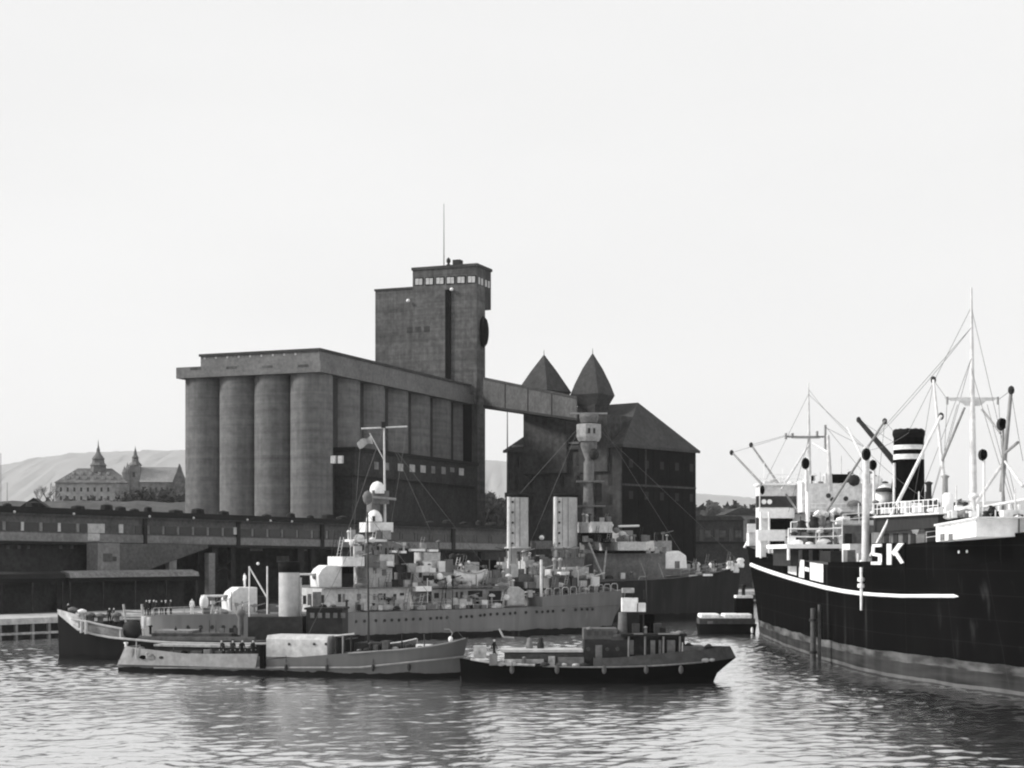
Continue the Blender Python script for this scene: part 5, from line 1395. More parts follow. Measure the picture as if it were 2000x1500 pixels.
for px in (1056, 1034): MB().lathe(FU.p(px, 1268, .4), [(.3, 0), (.3, .5), (.22, .6), (.22, .9), (.05, 1)], 10).build('bollard', 'dark' if px > 1040 else 'midgear', r)
pbox(FU, 'engine_grating', 'midgear', r, 1330, 1368, 1262, 1280, -1.2, 1.2)
for px, py in ((1345, 1262), (1362, 1268), (1384, 1264)): MB().lathe(FU.p(px, py + 12, -.6), [(.3, 0), (.3, .5), (.45, .55), (.1, .8)], 10).build('capstan', 'dark', r)
MB().tube(FU.p(1265, 1240, .9), FU.p(1262, 1120, .9), .08, .05).build('mast', 'mast_dark', r)
clutter(FU, r, [(960, 1140, 1298, 1301, -2.1), (1225, 1400, 1296, 1290, -1.7), (1141, 1222, 1249, 1249, -1.2), (1230, 1330, 1238, 1238, -.8)], 51, .5, ('dark', 'midgear', 'wood', 'tugside', 'wood_pale'), .75)
person(FU.w(FU.s(965, -.4), -.4, FU.z(965, 1287, -.4)), 'man in dark clothes walking on the fore deck of the black tug', pose='walk', rot=1.2, cap='dark', scale=1.0)

# ================================================================ snow-topped black lighter by the freighter's stern
FK = Fr(P(1418, 0, 224).x, 224.0, 0.0)
r = thing('lighter', FK.w(0, 0, 0), 'black barge with snow-covered top beside the freighter stern', 'barge')
st = refine([(FK.s(1362), FK.s(1366), 1.6, 1.4, FK.z(1366, 1218)), (FK.s(1390), FK.s(1390), 2.0, 1.9, FK.z(1390, 1219)), (FK.s(1440), FK.s(1440), 2.0, 1.9, FK.z(1440, 1219)), (FK.s(1475), FK.s(1472), 1.6, 1.4, FK.z(1470, 1218))], 4)
hull_mb(FK, st).build('hull', 'hull_barge', r)
pbox(FK, 'hatch_coaming', 'tugside', r, 1366, 1468, 1208, 1219, -1.7, 1.6)
pbox(FK, 'tarpaulin', 'snowtop', r, 1368, 1400, 1199, 1208, -1.9, 1.7, bevel=.2); pbox(FK, 'tarpaulin', 'snowtop', r, 1414, 1462, 1199, 1208, -1.9, 1.7, bevel=.2); pbox(FK, 'hatch_beam', 'offwhite', r, 1400, 1414, 1203, 1208, -1.6, 1.5)
pbox(FK, 'cabin', 'black', r, 1438, 1468, 1170, 1208, .6, 2.6)
pbox(FK, 'cabin_roof', 'snowtop', r, 1438, 1466, 1163, 1168, .4, 2.7)
MB().lathe(FK.p(1452, 1163, 1.4), [(.25, 0), (.25, 1.2), (.4, 1.3), (.3, 1.5)], 10).build('stove_pipe', 'dark', r)
pbox(FK, 'hull_stain', 'midgear', r, 1382, 1392, 1213, 1218, -2.03, -1.9)
MB().ball(FK.p(1469, 1231, -1.9), .2, .2, .45).build('fender', 'offwhite', r)
# ================================================================ black freighter at the right (stern far, bow near)
FX = Fr(40.0, 246.0, -90.0)               # s = 246 - depth; t to the right (away from the visible side)
r = thing('freighter', (40, 176, 0), 'big black-hulled cargo steamer with white upperworks at the right', 'cargo ship')


def X(px, py, x=40.0):                    # point of the photograph on the fore-and-aft plane at x
    return P(px, py, x * F / (px - 1000))


# depth, half breadth deck / water, deck height
raw = [(246, 232, .3, .3, 12.6), (241, 230.5, 4.3, 3.6, 12.45), (234, 227, 6.5, 5.5, 12.1), (222, 219, 7.4, 6.8, 11.6), (206, 206, 7.95, 7.5, 11.0), (186, 186, 8.3, 8.1, 10.35), (166, 166, 8.35, 8.25, 9.85), (150, 150, 7.7, 7.5, 9.7),
       (142, 142.5, 6.5, 6.5, 9.8), (135, 136.5, 5.1, 4.5, 10.0), (128, 131, 3.9, 3.2, 10.4), (120, 125, 2.5, 1.3, 11.0), (114, 121.5, .4, .2, 11.5)]
st = refine([(246 - a, 246 - b_, hd, hw, z) for a, b_, hd, hw, z in raw], 5)
hull_mb(FX, st).build('hull', 'hull_freighter', r); deck_mb(FX, st, .0).build('deck', 'wood', r)


def hb_at(D, z): return hull_hb(FX, st, 246 - D, z)


def side(px, py):                         # point of the visible side at a pixel
    D = 160.0
    for _ in range(60):
        z = zz(py, D); x = 40 - hb_at(D, z); D = .5 * D + .5 * x * F / (px - 1000)
    return P(px, py, D)


# forecastle bulwark: higher side from px 1770 to the bow
def plating(px0, px1, ytop, name, m, out=.05, n=14, ylow=None, root=r, th=.12):
    mb = MB(); vs = []
    for i in range(n + 1):
        px = px0 + (px1 - px0) * i / n
        q = side(px, ylow(px) if ylow else 1108); D = q.y
        zt_ = zz(ytop(px), D); x = q.x
        vs += [(x - out, D, q.z - (.6 if not ylow else 0)), (x - out - .02, D, zt_), (x - out + th, D, zt_), (x - out + th, D, q.z - (.6 if not ylow else 0))]
    mb.add(vs, [(4 * i + k, 4 * i + 4 + k, 4 * i + 5 + k, 4 * i + 1 + k) for i in range(n) for k in range(3)] + [(0, 1, 2, 3), (4 * n + 3, 4 * n + 2, 4 * n + 1, 4 * n)])
    return mb.build(name, m, root)


fo = [q for q in st if q[0] >= 246 - 141.5]
mb = MB(); vs = []
for sd, sw, hd, hw, zd in fo:
    u = (sd - fo[0][0]) / (fo[-1][0] - fo[0][0]); zt_ = 11.75 + 1.0 * u
    vs += [FX.w(sd, -hd, zd - .25), FX.w(sd + .3 * u, -hd - .02, zt_), FX.w(sd + .3 * u, hd + .02, zt_), FX.w(sd, hd, zd - .25)]
n = len(fo)
mb.add(vs, [(4 * i + k, 4 * i + 4 + k, 4 * i + 5 + k, 4 * i + 1 + k) for i in range(n - 1) for k in range(3)] + [(0, 1, 2, 3), (4 * n - 1, 4 * n - 2, 4 * n - 3, 4 * n - 4)])
mb.build('forecastle', 'hull_freighter', r)
plating(1618, 1768, lambda px: 1098 - .02 * (px - 1618), 'bulwark', 'hull_freighter', .03)

# white rubbing strake with its pointed end
pts = []
for px, py in ((1468, 1103), (1480, 1108), (1508, 1118), (1540, 1128), (1575, 1138), (1613, 1148), (1650, 1155), (1680, 1159), (1720, 1162), (1760, 1164), (1800, 1164), (1840, 1164), (1862, 1164)):
    pts.append((side(px, py), .19 + .03 * (px < 1700)))
mb = MB()
for (a, ra), (b_, rb) in zip(pts, pts[1:]): mb.tube(a, b_, ra * a.y / 165, rb * b_.y / 165, n=8)
mb.tube(pts[-1][0], side(1872, 1165), .17, .03, n=8)
mb.build('rubbing_strake', 'white', r)

# writing on the side: a chequered white block aft, "SK" forward
def side_plate(poly, m, name, out=.07, cuts=6):
    """a flat polygon of photo pixels laid on the curved side, cut into strips so that it follows the curve"""
    xs = sorted(p[0] for p in poly); mb = MB()
    px0, px1 = xs[0], xs[-1]

    def yspan(px):
        ys = []
        for (xa, ya), (xb, yb) in zip(poly, poly[1:] + poly[:1]):
            if min(xa, xb) <= px <= max(xa, xb) and abs(xb - xa) > 1e-6: ys.append(ya + (yb - ya) * (px - xa) / (xb - xa))
        return min(ys), max(ys)
    for i in range(cuts):
        a = px0 + (px1 - px0) * i / cuts + .01; b_ = px0 + (px1 - px0) * (i + 1) / cuts - .01
        (ya, yb), (yc, yd) = yspan(a), yspan(b_)
        o = Vector((-out, -out * .3, 0)); q = [side(a, ya) + o, side(b_, yc) + o, side(b_, yd) + o, side(a, yb) + o]
        mb.add(q, [(3, 2, 1, 0)])
    return mb.build(name, m, r)


for poly in ([(1540, 1089), (1557, 1092), (1557, 1124), (1540, 1119)], [(1561, 1110), (1564, 1093), (1572, 1094), (1572, 1129), (1561, 1127)], [(1573, 1107), (1582, 1109), (1582, 1117), (1573, 1115)], [(1583, 1098), (1609, 1102), (1609, 1138), (1583, 1132)]):
    side_plate(poly, 'offwhite', 'neutral_marking')
# forward board carries the letters S and K in white (the well deck bulwark is hung with them)
LB = lambda px, py: side(px, 1105) .xy.to_3d() + Vector((-.16, -.05, zz(py, side(px, 1105).y)))


def letter(polys, name, m='offwhite'):
    mb = MB()
    for pl in polys:
        q = [LB(a, b_) for a, b_ in pl]; off = Vector((.08, .03, 0))
        n = len(q); mb.add(q + [p + off for p in q], [tuple(range(n - 1, -1, -1)), tuple(range(n, 2 * n))] + [(i, (i + 1) % n, n + (i + 1) % n, n + i) for i in range(n)])
    return mb.build(name, m, r)


q0, q1 = side(1704, 1106), side(1768, 1106)
MB().hexa([q0 + Vector((-.06, 0, -.3)), q1 + Vector((-.06, 0, -.3)), q1 + Vector((.1, 0, -.3)), q0 + Vector((.1, 0, -.3)), Vector((q0.x - .06, q0.y, zz(1061, q0.y))), Vector((q1.x - .06, q1.y, zz(1060, q1.y))), Vector((q1.x + .1, q1.y, zz(1060, q1.y))), Vector((q0.x + .1, q0.y, zz(1061, q0.y)))]).build('name_board', 'black', r)
letter([[(1735, 1062), (1744, 1062), (1744, 1103), (1735, 1103)], [(1744, 1079), (1757, 1061), (1768, 1061), (1749, 1086)], [(1748, 1079), (1753, 1074), (1768, 1099), (1762, 1101)]], 'letter_k')
letter([[(1706, 1063), (1725, 1062), (1725, 1068), (1706, 1069)], [(1705, 1067), (1711, 1067), (1711, 1082), (1705, 1082)], [(1706, 1079), (1724, 1082), (1724, 1088), (1706, 1085)], [(1718, 1085), (1725, 1084), (1725, 1098), (1718, 1098)], [(1704, 1097), (1724, 1097), (1724, 1103), (1704, 1103)]], 'letter_s')

# ---------------------------------------------------------------- bridge block (spans the ship at the far end)
def fbox(name, m, px0, px1, py0, py1, D, depth, root=r, bevel=0.0):
    a, b_ = P(px0, py1, D), P(px1, py0, D)
    return MB().box(a.x, b_.x, D, D + depth, a.z, b_.z).build(name, m, root, bevel)


fbox('bridge_house', 'offwhite', 1484, 1722, 947, 1060, 207, 3.5)
fbox('bridge_house', 'offwhite', 1566, 1742, 944, 1000, 203, 4)
fbox('bridge_roof', 'white', 1481, 1572, 944, 947, 206, 4)
pane = fbox('bridge_window', 'pane_dark', 1485, 1566, 969, 991, 206.92, .2)
for px in (1488, 1499): MB().disc(P(px + 4, 980, 206.9), (0, -1, 0), .32, .05).build('life_ring', 'white', sub(r, pane))
fbox('bridge_front', 'white', 1482, 1552, 993, 1012, 206.5, .5)
fbox('recess', 'black', 1504, 1548, 1013, 1034, 206.85, .2)  # black plate paints the shade of a gap in the bridge front
fbox('wing_bulwark', 'white', 1480, 1534, 1035, 1056, 204.5, .4)
fbox('recess', 'black', 1502, 1532, 1057, 1064, 206.8, .2)  # lower black plate, painted shade like the one above
for px in (1486, 1502, 1535): MB().tube(P(px, 1090, 205), P(px, 1000 if px != 1535 else 1056, 205), .14).build('support_post', 'white', r)
fbox('poop_house', 'offwhite', 1483, 1530, 1056, 1088, 206.8, 3)
for k, (y0, y1) in enumerate(((968, 990), (1010, 1034), (1056, 1066))):
    a = P(1484, y1, 207); b_ = P(1484, y0, 207); MB().box(a.x - .06, a.x + .1, 207.5, 210.0, a.z, b_.z).build('painted_side_opening', 'pane_dark', r)  # dark plates paint the shade inside the side openings
for y0, y1 in ((1000, 1008), (1046, 1052)): fbox('deck_band', 'midgear', 1484, 1566, y0 + 2, y0 + 4, 206.95, .2)
fbox('painted_open_deck', 'dark', 1576, 1640, 1006, 1024, 202.95, .2)  # dark plate paints the shade inside the deck
fbox('painted_open_deck', 'dark', 1654, 1730, 1004, 1014, 202.95, .2)  # second plate of painted deck shade
fbox('stern_screen', 'white', 1460, 1482, 1023, 1040, 228, .4); fbox('stern_house', 'offwhite', 1463, 1481, 1040.5, 1066, 228.2, 2.5)
fbox('stern_locker', 'dark', 1464, 1480, 1014, 1022, 228.5, 2)
MB().tube(P(1454, 1070, 231), P(1466, 1046, 231), .18).build('stern_davit', 'white', r)
fbox('signal_locker', 'black', 1622, 1658, 926, 942, 203.5, 2); MB().ball(P(1668, 938, 203), .75, .6, .75).build('canvas_hood', 'dark', r)
for px, py in ((1626, 976), (1652, 974), (1618, 968), (1670, 984)): MB().disc(P(px, py, 202.95), (0, -1, 0), .3, .05).build('porthole', 'pane_dark', r)
MB().ball(P(1668, 988, 202.6), .95, .5, .75, lo=0).build('skylight', 'midgear', r)
MB().tube(P(1643, 930, 204), P(1643, 890, 204), .06).build('staff', 'mast_grey', r)
rail([P(1484, 944, 206.5), P(1566, 944, 206.5)], 1.1, .04, 'offwhite', r, 2)
rail([P(1568, 1000, 202.8), P(1742, 1000, 202.8)], 1.0, .04, 'white', r, 1.5)
# after deck: white-edged deck with hatch rails over a dark block that paints the shade beneath
DD = 184.0
fbox('deck_edge', 'white', 1536, 1646, 1063, 1071, 178, 14)
fbox('recess_shade_block', 'dark', 1544, 1640, 1071.5, 1106, 180, 12)  # dark block stands in for the shaded recess
for px in (1560, 1580, 1600, 1622): fbox('panel', 'midgear', px, px + 7, 1074, 1100, 179.9, .15)
MB().tube(P(1540, 1094, 178.2), P(1540, 1066, 178.2), .16).build('corner_post', 'white', r)
rail([P(1540, 1063, 178), P(1594, 1064, 178), P(1645, 1062, 178)], 1.7, .07, 'white', r, 2.2)
rail([P(1545, 1046, 182), P(1645, 1044, 182)], 1.5, .07, 'white', r, 1.6, name='upper_railing')
for px, py, m in ((1552, 1052, 'dark'), (1566, 1054, 'midgear'), (1582, 1052, 'dark'), (1598, 1056, 'midgear'), (1612, 1052, 'dark'), (1626, 1054, 'midgear'), (1590, 1022, 'dark'), (1604, 1020, 'midgear'), (1566, 1030, 'dark'), (1618, 1030, 'midgear')):
    MB().lathe(P(px, py + 9, 181), [(.5, 0), (.6, .5), (.4, .9), (.55, 1.1), (.1, 1.3)], 10).build('winch', m, r)
for px, y0 in ((1592, 1006), (1608, 1010), (1624, 1002)):
    q = P(px, 1060, 183); t_ = P(px, y0, 183); MB().path([q, t_, t_ + Vector((.5, -.2, .4)), t_ + Vector((1.0, -.3, .1))], .28, 10).build('ventilator', 'offwhite', r)
fbox('cross_gallery', 'offwhite', 1634, 1742, 1016, 1024, 186, 1.0)
fbox('hold_screen', 'midgear', 1646, 1770, 1026, 1100, 189, .5)
for px, m in ((1650, 'dark'), (1672, 'midgear'), (1694, 'dark'), (1716, 'dark'), (1742, 'midgear')): fbox('doorway', m, px, px + 14, 1042, 1066, 188.8, .15)
fbox('hatch', 'dark', 1622, 1650, 1076, 1100, 172, 6)
fbox('hatch', 'offwhite', 1660, 1686, 1062, 1104, 166, 4)
for px in (1655, 1698): fbox('winch_bed', 'midgear', px, px + 16, 1074, 1104, 160, 2)
# midships: boat deck, dark awning, white deckhouse
def sbox(name, m, px0, px1, y00, y01, y10, y11, X0, wid, root=r):
    """fore-and-aft slab whose visible face lies on the plane x = X0: px0 end has top y00 / bottom y10, px1 end y01 / y11"""
    a1, b1, a0, b0 = X(px0, y00, X0), X(px1, y01, X0), X(px0, y10, X0), X(px1, y11, X0)
    dv = Vector((wid, 0, 0))
    return MB().hexa([a0, b0, b0 + dv, a0 + dv, a1, b1, b1 + dv, a1 + dv]).build(name, m, root)


sbox('awning', 'dark', 1706, 1832, 1012, 1004, 1040, 1030, 34.4, 10)
sbox('boat_deck', 'offwhite', 1702, 1834, 1008, 1001, 1011.5, 1003.8, 34.0, 10.6)
sbox('deckhouse', 'midgear', 1702, 1806, 1040.5, 1033, 1064, 1062, 35.0, 9)
for px in (1726, 1744, 1763, 1778):
    sbox('doorway', 'dark', px, px + 9, 1042, 1042, 1062, 1062, 34.93, .2)
sbox('white_house', 'white', 1828, 1906, 1028, 1012, 1058, 1048, 34.3, 9)
sbox('white_house_edge', 'offwhite', 1824, 1908, 1024, 1009, 1027.5, 1011.5, 34.0, 9.6)
for px in (1836, 1852): sbox('doorway', 'midgear', px, px + 8, 1043, 1042, 1056, 1055, 34.25, .2)
q = X(1801, 1054, 35.6)
rb = thing('lifeboat', q, 'white canvas-covered lifeboat on the freighter deck beside the white house', 'boat')
mb = MB(); vs = []
for i in range(9):
    u = i / 8; wd = .85 * math.sin(math.pi * (.07 + .86 * u)) ** .6; s_ = (u - .5) * 4.4; zk = .45 * abs(2 * u - 1) ** 3
    vs += [q + Vector((-wd, s_, .95 + .2 * abs(2 * u - 1) ** 2)), q + Vector((-wd * .7, s_, .4 + zk)), q + Vector((0, s_, zk)), q + Vector((wd * .7, s_, .4 + zk)), q + Vector((wd, s_, .95 + .2 * abs(2 * u - 1) ** 2))]
mb.add(vs, [(5 * i + k, 5 * i + 1 + k, 5 * i + 6 + k, 5 * i + 5 + k) for i in range(8) for k in range(4)], True).build('hull', 'white', rb)
MB().add([v for i in range(9) for v in (vs[5 * i], (vs[5 * i] + vs[5 * i + 4]) / 2 + Vector((0, 0, .3)), vs[5 * i + 4])], [(3 * i + k, 3 * i + 1 + k, 3 * i + 4 + k, 3 * i + 3 + k) for i in range(8) for k in range(2)], True).build('canvas_cover', 'canvas', rb)
fbox('locker', 'white', 1772, 1811, 982, 1003, 160, 4, bevel=.15)
fbox('fan_house', 'dark', 1812, 1834, 992, 1004, 158, 3)
MB().lathe(X(1851, 1014, 38), [(.55, 0), (.5, 1.2), (.45, 2.1), (.25, 2.3)], 14).build('ventilator_trunk', 'white', r)
MB().ball(X(1727, 968, 38.5), .95, .95, 1.15).build('steam_dome', 'white', r); MB().ball(X(1727, 961, 38.4), 1.05, 1.0, .5, lo=0).build('dome_cap', 'dark', r)
# funnel
c = X(1775, 1000, 40.5); Dd = c.y; k_ = Dd / F
fz_ = lambda py: zz(py, Dd)
fu = MB().lathe((c.x, c.y, 0), [(30.5 * k_, fz_(1008)), (29.5 * k_, fz_(905)), (29 * k_, fz_(855))], 36).build('funnel', 'black', r)
cap = MB().lathe((c.x, c.y, 0), [(29 * k_, fz_(856)), (31.5 * k_, fz_(849)), (31 * k_, fz_(842)), (27 * k_, fz_(839)), (22 * k_, fz_(843))], 36)
for i in range(10):
    a = i * .63; cap.ball((c.x + 24 * k_ * math.cos(a), c.y + 24 * k_ * math.sin(a), fz_(842)), 6.5 * k_, 6.5 * k_, 4.5 * k_, 8)
cap.build('sooty_rim', 'soot', sub(r, fu))
for y0, y1 in ((870, 879), (888, 898)): MB().lathe((c.x, c.y, 0), [(29.75 * k_, fz_(y1)), (29.6 * k_, fz_(y0))], 36).build('funnel_band', 'offwhite', sub(r, fu))
MB().tube((c.x - 31 * k_, c.y - .6, fz_(1005)), (c.x - 31 * k_, c.y - .6, fz_(905)), .16).build('steam_pipe', 'offwhite', sub(r, fu))
fbox('funnel_casing', 'dark', 1740, 1800, 985, 1010, 164, 6)
# masts
def spar(a, b_, r0, r1, name, m, root=r, xa=40, xb=None):
    return MB().tube(X(*a, xa), X(*b_, xb if xb is not None else xa), r0, r1, n=10).build(name, m, root)


mm = spar((1902, 1050), (1897, 562), .38, .09, 'main_mast', 'mast_grey', xa=40)
a, b_ = X(1849, 776, 40), X(1951, 776, 40); y_ = X(1900, 776, 40).y
l_, r_ = P(1849, 776, y_), P(1951, 776, y_)
MB().hexa([P(1858, 783, y_), P(1940, 783, y_), P(1940, 783, y_ + .8), P(1858, 783, y_ + .8), l_, r_, r_ + Vector((0, .8, 0)), l_ + Vector((0, .8, 0))]).hexa([P(1886, 793, y_ + .1), P(1914, 793, y_ + .1), P(1914, 793, y_ + .7), P(1886, 793, y_ + .7), P(1872, 783.2, y_ + .1), P(1926, 783.2, y_ + .1), P(1926, 783.2, y_ + .7), P(1872, 783.2, y_ + .7)]).build('crosstree', 'mast_grey', sub(r, mm))
for px in (1850, 1949): MB().tube(P(px, 790, y_), P(px, 775, y_), .1).build('block', 'spar', sub(r, mm))
am = MB().tube(P(1582, 1040, 214), P(1579, 748, 214), .42, .08, n=10).build('after_mast', 'mast_grey', r)
fbox('crosstree', 'mast_grey', 1552, 1602, 851, 856, 213.6, .8, sub(r, am))
for px, y0, y1 in ((1535, 846, 858), (1612, 830, 880), (1596, 842, 852), (1548, 846, 856)): MB().tube(P(px, y1, 213.6), P(px, y0, 213.6), .16).build('topping_post', 'spar', sub(r, am))
MB().tube(P(1535, 853, 213.6), P(1612, 853, 213.6), .12).build('yard', 'spar', sub(r, am))
kp = MB().tube(X(1690, 1108, 33.4), X(1692, 872, 33.4), .38, .30, n=14).build('kingpost', 'mast_grey', r)
MB().tube(P(1622, 960, 200), P(1617, 850, 200), .3, .2).build('kingpost', 'mast_grey', r)
k2 = MB().tube(X(1566, 1050, 36.0).lerp(P(1578, 1040, 200), 1), P(1577, 920, 200), .3, .25).build('kingpost', 'white', r)
# ventilator cowls with dark mouths
for px, py, ry, base, xx, m in ((1574, 905, 12, 960, None, 'offwhite'), (1693, 887, 13, 0, 33.4, None), (1706, 908, 11, 1000, 36, 'offwhite'), (1921, 888, 12, 1040, 39, 'offwhite'), (1958, 828, 13, 1030, 39, 'spar')):
    q = P(px, py, 199) if xx is None else X(px, py, xx - .3); k1 = q.y / F
    cw = MB().ball(q + Vector((0, .35, 0)), ry * .66 * k1, .5, ry * k1, 16).build('cowl', 'dark', r)
    MB().disc(q + Vector((0, -.1, 0)), (0, -1, 0), ry * .85 * k1, .06, 16, sx=.66).build('cowl_mouth', 'black', sub(r, cw))
    if base: MB().tube(P(px + 1, base, q.y + .4), P(px + 1, py + ry * .7, q.y + .4), 3.2 * k1, 2.6 * k1).build('cowl_trunk', m, sub(r, cw))
# derricks
for a, b_, r0, r1, m, xa, xb in (((1701, 1086), (1838, 812), .17, .13, 'offwhite', 33.6, 37), ((1752, 908), (1677, 820), .36, .24, 'mast_dark', 41, 37), ((1602, 1018), (1728, 822), .15, .11, 'spar', 36.5, 36.0), ((1840, 900), (1884, 796), .14, .11, 'spar', 38, 40),
                              ((1823, 742), (1846, 965), .11, .18, 'mast_grey', 38, 38), ((1975, 762), (1956, 960), .14, .2, 'spar', 39, 39), ((1907, 982), (1957, 908), .16, .13, 'mast_grey', 39, 39), ((1962, 900), (1998, 950), .1, .12, 'mast_grey', 39, 39),
                              ((1918, 800), (1954, 846), .1, .1, 'spar', 40, 40), ((1655, 835), (1690, 905), .1, .14, 'mast_grey', 37, 34), ((1962, 886), (1988, 864), .12, .12, 'spar', 39, 39)):
    d_ = spar(a, b_, r0, r1, 'derrick', m, xa=xa, xb=xb)
for a, b_, m in (((1430, 884), (1488, 946), 'spar'), ((1467, 869), (1562, 1004), 'spar'), ((1580, 868), (1526, 956), 'mast_grey'), ((1588, 866), (1618, 884), 'mast_grey')):
    MB().tube(P(*a, 210), P(*b_, 206), .13, .17).build('derrick', m, r)
for px, py in ((1429, 884), (1467, 869), (1677, 820), (1728, 823), (1823, 742), (1975, 762), (1838, 813)):
    D = 210 if px < 1500 else 39 * F / (px - 1000); MB().ball(P(px, py, D), .26, .26, .36, 8).build('derrick_head', 'dark', r)
MB().ball(P(1489, 957, 206), .3, .3, .6).build('side_lamp', 'black', r)
MB().tube(X(1754, 908, 41), X(1740, 990, 41), .4, .3).build('derrick_step', 'mast_dark', r)
for a, b_, D in (((1579, 770, ), (1492, 945), 212), ((1579, 770), (1690, 874), 200), ((1612, 835), (1690, 874), 200), ((1580, 856), (1540, 1000), 200), ((1535, 850), (1467, 869), 210), ((1548, 848), (1430, 884), 210), ((1612, 832), (1700, 940), 196)):
    MB().tube(P(*a, D), P(*b_, D), .03, n=4).build('stay', 'wire', r)
for a, b_ in (((1897, 600), (1775, 842)), ((1897, 600), (1990, 1000)), ((1850, 780), (1823, 742)), ((1951, 780), (1975, 762)), ((1870, 790), (1812, 1000)), ((1928, 790), (1985, 1000)), ((1677, 820), (1752, 868)), ((1728, 822), (1764, 866)), ((1897, 640), (1692, 874)), ((1823, 742), (1850, 960))):
    MB().tube(X(*a, 40), X(*b_, 40), .022, n=4).build('stay', 'wire', r)
# accommodation ladder / hose hanging at the kingpost foot
q = side(1687, 1112)
ld = MB().tube(Vector((q.x - .22, q.y, zz(1108, q.y))), Vector((q.x - .22, q.y, zz(1192, q.y))), .16, .12).build('hanging_fender', 'offwhite', r)
for py in (1132, 1144): MB().lathe((q.x - .25, q.y, zz(py, q.y)), [(.3, -.18), (.34, 0), (.3, .18)], 12).build('fender_collar', 'white', sub(r, ld))
# fore-deck clutter near the right edge
fbox('windlass_house', 'offwhite', 1908, 1936, 1004, 1044, 131, 3)
fbox('fore_bulwark', 'offwhite', 1960, 2010, 996, 1028, 124, 1)
for px, py, m in ((1926, 1008, 'dark'), (1944, 1008, 'black'), (1938, 996, 'dark'), (1948, 1020, 'dark'), (1930, 1034, 'black'), (1944, 1034, 'black'), (1966, 1018, 'midgear'), (1984, 1016, 'midgear'), (1992, 1016, 'dark'), (1960, 1036, 'black'), (1984, 1036, 'black'), (1916, 1022, 'offwhite')):
    MB().lathe(P(px, py + 7, 129), [(.28, 0), (.36, .25), (.22, .5), (.3, .62), (.08, .7)], 10).build('deck_winch', m, r)
for px, y0, y1 in ((1911, 985, 1045), (1920, 990, 1044), (1952, 985, 1040), (1972, 980, 1040), (1990, 985, 1036)): MB().tube(P(px, y1, 129.5), P(px, y0, 129.5), .13).build('stanchion', 'white', r)
MB().tube(P(1910, 992, 130), P(2010, 974, 126), .12).build('awning_ridge', 'mast_grey', r)
rail([side(1800, 1060) + Vector((.4, 0, 0)), side(1902, 1049) + Vector((.4, 0, 0))], .9, .03, 'offwhite', r)
for px, y0, m in ((1814, 948, 'dark'), (1846, 935, 'spar')): MB().lathe(X(px, 1000, 38), [(.28, 0), (.25, zz(y0, 38 * F / (px - 1000)) - zz(1000, 38 * F / (px - 1000))), (.4, zz(y0 - 5, 38 * F / (px - 1000)) - zz(1000, 38 * F / (px - 1000))), (.1, zz(y0 - 8, 38 * F / (px - 1000)) - zz(1000, 38 * F / (px - 1000)))], 10).build('ventilator', m, r)
mb = MB(); rn = random.Random(4)
for i in range(26):
    a = X(1865 + rn.uniform(0, 30), rn.uniform(975, 1003), 38); mb.tube(a, a + Vector((rn.uniform(.2, .9), rn.uniform(-.4, .4), rn.uniform(-.25, .05))), .03, n=4)
mb.build('slack_ropes', 'spar', r)
for px in (1832, 1874, 1888): MB().lathe(X(px, 1012, 37), [(.4, 0), (.4, .4), (.55, .5), (.4, .9), (.1, 1.0)], 10).build('winch', 'dark', r)
for px, py in ((1874, 1078), (1890, 1077)): MB().disc(side(px, py) + Vector((-.05, -.02, 0)), (-1, -.3, 0), .12, .04).build('porthole', 'offwhite', r)
for px in (1500, 1520, 1518): MB().tube(P(px, 1080 if px != 1518 else 1072, 212), P(px, 1050, 212), .07).build('rail_post', 'white', r)
plating(1484, 1540, lambda px: 1075 + .35 * (px - 1484), 'stern_bulwark', 'hull_freighter', .03, 8, lambda px: 1092)

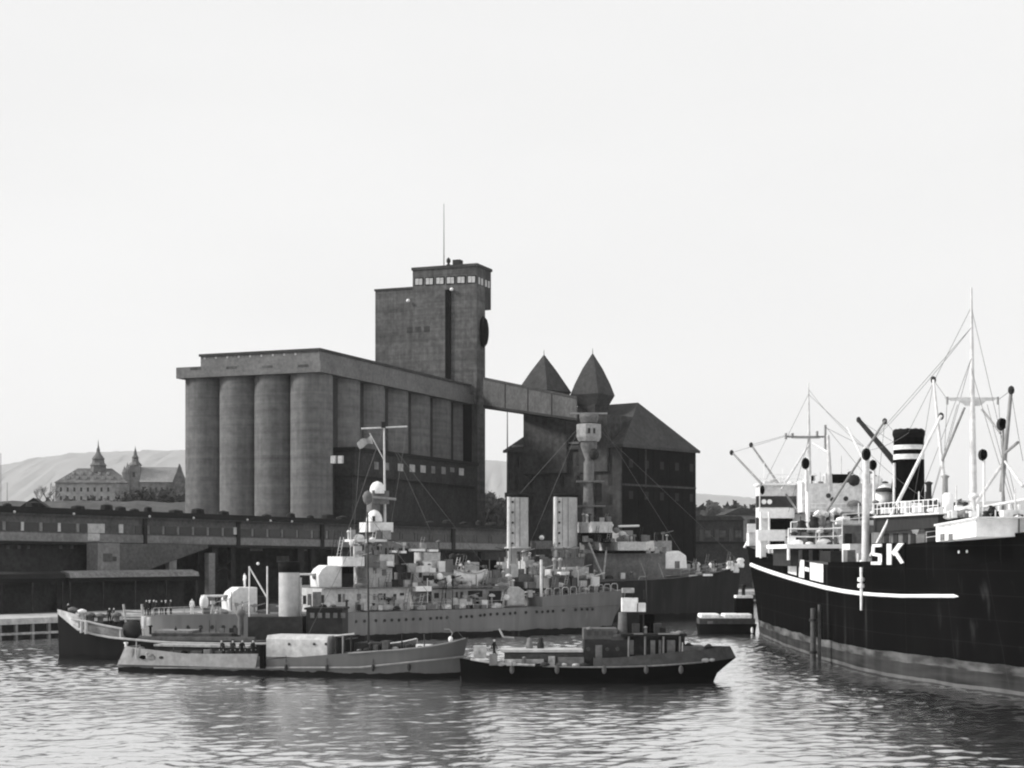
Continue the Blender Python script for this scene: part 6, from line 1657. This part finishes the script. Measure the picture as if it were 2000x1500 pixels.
clutter(FX, r, [(1640, 1770, 1104, 1104, -6.0), (1700, 1830, 1003, 998, -5.0), (1830, 1905, 1012, 1008, -5.0), (1905, 1998, 1046, 1038, -2.4), (1490, 1560, 1086, 1092, -7.2)], 41, .85, ('offwhite', 'white', 'midgear', 'dark', 'mast_grey', 'offwhite'), 1.0)
for a, b_, sag in (((1690, 876), (1897, 640), 5), ((1692, 880), (1775, 845), 4), ((1579, 760), (1692, 878), 6), ((1692, 880), (1850, 1000), 6), ((1897, 700), (1812, 1002), 3), ((1897, 700), (1760, 1060), 3), ((1897, 720), (1985, 1010), 3), ((1950, 778), (1965, 1010), 2), ((1850, 778), (1838, 1010), 2), ((1823, 745), (1780, 1000), 3), ((1975, 764), (1998, 900), 2), ((1728, 824), (1700, 1080), 3)):
    P0, P1 = X(*a, 39), X(*b_, 39); pts_ = [P0.lerp(P1, i / 8) - Vector((0, 0, sag * .08 * 4 * (i / 8) * (1 - i / 8))) for i in range(9)]
    MB().path(pts_, .022, 4).build('stay', 'wire', r)

clutter(FX, r, [(1745, 1905, 1012, 1004, -3.6), (1908, 1998, 1040, 1034, -1.8)], 43, 1.0, ('white', 'offwhite', 'dark', 'white', 'black', 'mast_grey'), 1.25)
rail([P(1646, 1024, 185.8), P(1742, 1016, 185.8)], 1.1, .05, 'white', r, 1.5)
rail([X(1706, 1005, 34.2), X(1832, 999, 34.2)], 1.0, .035, 'white', r, 1.5)
WT = ('white', 'offwhite', 'midgear', 'dark', 'white', 'mast_grey')
for D_, runs_ in ((208.5, [(1490, 1716, 945, 945, 0)]), (204.5, [(1574, 1736, 944, 944, 0)]), (180.5, [(1545, 1642, 1063, 1063, 0)]), (182.5, [(1558, 1630, 1040, 1040, 0)]), (186.5, [(1640, 1740, 1016, 1016, 0)])): clutter(Fr(0, D_, 0), r, runs_, int(D_), .8, WT, 1.1)
fbox('winch_house', 'midgear', 1556, 1632, 1039, 1062.8, 180.6, 4)
# mooring pile standing in the water in front of the freighter's side
q = side(1597, 1292)
D = 163.0; c = P(1597, 1285, D)
r = thing('mooring_pile', (c.x - .4, D, 0), 'dark timber mooring pile standing in the water by the freighter side', 'mooring pile')
MB().tube((c.x - .45, D, -2), (c.x - .45, D, zz(1188, D)), .30, .26, n=12).build('main_post', 'wood', r)
MB().tube((c.x + .25, D + .3, -2), (c.x + .22, D + .3, zz(1181, D)), .18, .15, n=10).build('side_post', 'board', r)
for z in (1.0, 4.2): MB().lathe((c.x - .45, D, z), [(.40, 0), (.40, .25)], 12).build('iron_band', 'dark', r)
